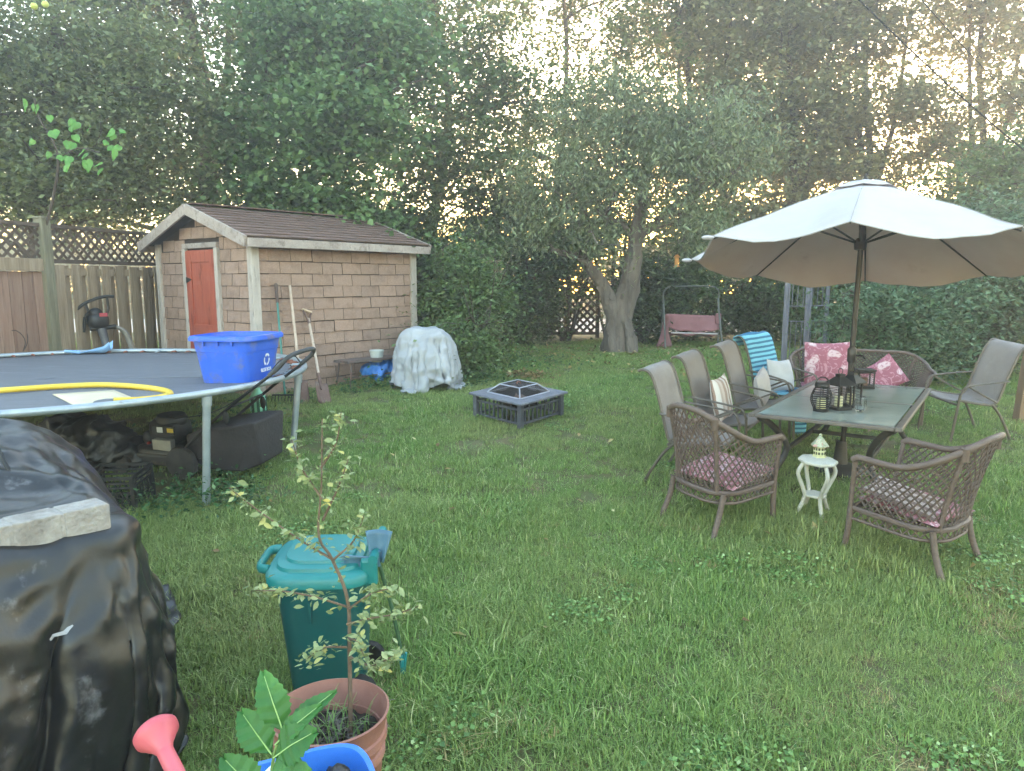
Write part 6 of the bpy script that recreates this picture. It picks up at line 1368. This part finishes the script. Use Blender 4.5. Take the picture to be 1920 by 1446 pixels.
# ------------------------------------------------------------------ swing seat
M_swp = mat("faded_pink_canvas", '#8d5f63', '#a07378', rough=.9, scale=3, c3='#75585c', c3s=2, bump=.2)
M_swf = mat("grey_swing_tube", '#646662', '#777974', rough=.5, metal=.3)
sg_ = thing("swing_seat", "old swing seat with faded pink canvas half sunk in the hedge", "swing seat", 3.3, 13.35, gz(13.35), tilt=False)
MB().grid(lambda u, v: (-.46 + .98 * u, .02 * math.sin(u * 7) - .06 * v, .62 - .04 * u - (.26 + .05 * math.sin(u * PI)) * v + .012 * math.sin(u * 20) * v), 20, 8).build("canvas_back", M_swp, sg_, smooth=True, solid=.01)
MB().grid(lambda u, v: (-.4 + .8 * u, -.3 * (1 - v) - .02, .27 + .02 * math.sin(u * 12) - .05 * v), 16, 6).build("seat", M_swp, sg_, smooth=True, solid=.03)
MB().grid(lambda u, v: (-.5 - .1 * v * v * (1.4 - u) + .08 * u + .22 * u * max(0, v - .55), -.05 - .1 * u + .03 * math.sin(v * 5), .6 - .58 * v), 8, 14).build("hanging_cloth", M_swp, sg_, smooth=True, solid=.01)
MB().box((.5, -.04, .53), (.1, .06, .2)).build("arm_cover", M_swp, sg_, bevel=.02)
MB().tube(bez([(-.5, .05, 0), (-.52, .05, .6), (-.5, .05, 1.0), (-.42, .05, 1.1), (-.3, .05, 1.12), (.35, .05, 1.12), (.48, .05, 1.07), (.52, .05, .95), (.54, .05, 0)], 5), .013, 8).build("frame", M_swf, sg_, smooth=True)
for s in (-1, 1): MB().tube([(s * .5, .05, .9), (s * .52, -.35, -.02)], .016, 7).build("leg", M_swf, sg_, smooth=True)
MB().tube([(-.42, -.32, .29), (.42, -.32, .27)], .014, 7).build("seat_bar", mat("pale_bar", '#b3a8a8', '#c4baba', rough=.5), sg_, smooth=True)
# bird feeder
bf_ = thing("bird_feeder", "small orange bird feeder hanging from the forked tree", "bird feeder", 2.73, 12.1, 2.42, tilt=False)
MB().lathe([(0, -.1), (.05, -.1), (.055, -.085), (.035, -.08), (.035, .05), (.06, .055), (.02, .1), (0, .1)], 12).build("body", mat("orange_plastic", '#b8742e', '#c98a45', rough=.5), bf_, smooth=True)
MB().tube([(0, 0, .1), (.0, 0, .9)], .004, 4).build("wire", M_lant, bf_)
# overhead cables
for a, b, lb in (((3.0, 9, 6.3), (8.6, 9, 2.05), "thick dark cable slanting down across the upper right sky"), ((4.6, 10.5, 6.9), (9.6, 10.5, 2.6), "thinner cable crossing the far upper right corner")):
    a, b = Vector(a), Vector(b); pts = [a.lerp(b, k / 20) - Vector((0, 0, .25 * math.sin(PI * k / 20))) for k in range(21)]
    tag(MB().tube(pts, .009 if 'thick' in lb[:6] else .006, 6).build("cable", M_rub, smooth=True), lb, "cable", "overhead cables")
# bright vine at the left
M_vine = mat("bright_vine_leaf", '#5d9440', '#7db356', rough=.5, scale=8, trans=.4)
vn = thing("climbing_vine", "bright green large leaved climber hanging above the left fence", "vine", -5.2, 8.75, gz(8.75) + 2.0, tilt=False)
o_ = Vector((-5.2, 8.75, gz(8.75) + 2.0))
vb = MB().tube(bez([Vector((-5.6, 8.8, gz(8.8) + 1.95)) - o_, Vector((-5.42, 8.75, 3.1)) - o_, Vector((-5.3, 8.7, 3.55)) - o_, Vector((-5.45, 8.65, 3.95)) - o_, Vector((-5.45, 8.6, 4.15)) - o_], 5), [.016] * 10 + [.011] * 11, 6)
vb.tube(bez([Vector((-5.3, 8.7, 3.5)) - o_, Vector((-5.0, 8.6, 3.6)) - o_, Vector((-4.75, 8.6, 3.55)) - o_], 5), .007, 5).build("stem", M_bark, vn, smooth=True)
def heart(w):
    half = [(.0, .36), (.13, .46), (.3, .43), (.43, .27), (.45, .08), (.36, -.1), (.24, -.28), (.1, -.46)]
    ring = half + [(0, -.62)] + [(-x, z) for x, z in half[:0:-1]]
    b = MB(); b.v = [Vector((0, 0, .1 * w)), Vector((0, -.01, -.25 * w))] + [Vector((x * w, .16 * w * abs(x) - .14 * w * max(0, -z) ** 1.5 + .02 * w * math.sin(9 * z), z * w)) for x, z in ring]
    n_ = len(ring)
    for k in range(n_):
        l = (k + 1) % n_; za = (ring[k][1] + ring[l][1]) / 2; b.f.append((0 if za > -.08 else 1, 2 + k, 2 + l))
    b.f += [(0, 1, 2 + 5), (0, 2 + n_ - 5, 1)]
    me = b.mesh("leaf"); me.materials.append(M_vine); return me
hm = heart(.14)
for k in range(30):
    if k < 20: x, z = random.uniform(-5.5, -4.9), random.uniform(3.3, 3.95)
    else: x, z = random.uniform(-4.9, -4.45), random.uniform(3.35, 3.85)
    if k < 3: x, z = random.uniform(-5.55, -5.4), random.uniform(4.0, 4.2)
    o = link("leaf", hm, parent=vn); o.location = Vector((x, 8.6 + random.uniform(-.12, .15), z)) - o_; o.rotation_euler = (random.uniform(-.9, .2), random.uniform(-.7, .7), random.uniform(-.8, .8)); s = random.uniform(.55, 1.1); o.scale = (s, s, s)
# ------------------------------------------------------------------ hazy evening air
hz = bpy.data.materials.new("evening_haze"); hz.use_nodes = True; N = hz.node_tree.nodes; N.remove(N["Principled BSDF"])
pv = N.new("ShaderNodeVolumePrincipled"); pv.inputs["Density"].default_value = .0095; pv.inputs["Color"].default_value = (1, .945, .95, 1); pv.inputs["Anisotropy"].default_value = .6
hz.node_tree.links.new(pv.outputs[0], N["Material Output"].inputs["Volume"])
USE_HAZE = True
if USE_HAZE:
    tag(MB().box((0, 17.5, 6.0), (150, 121, 15)).build("haze", hz), "thin pale evening haze hanging over the yard", kind="stuff")
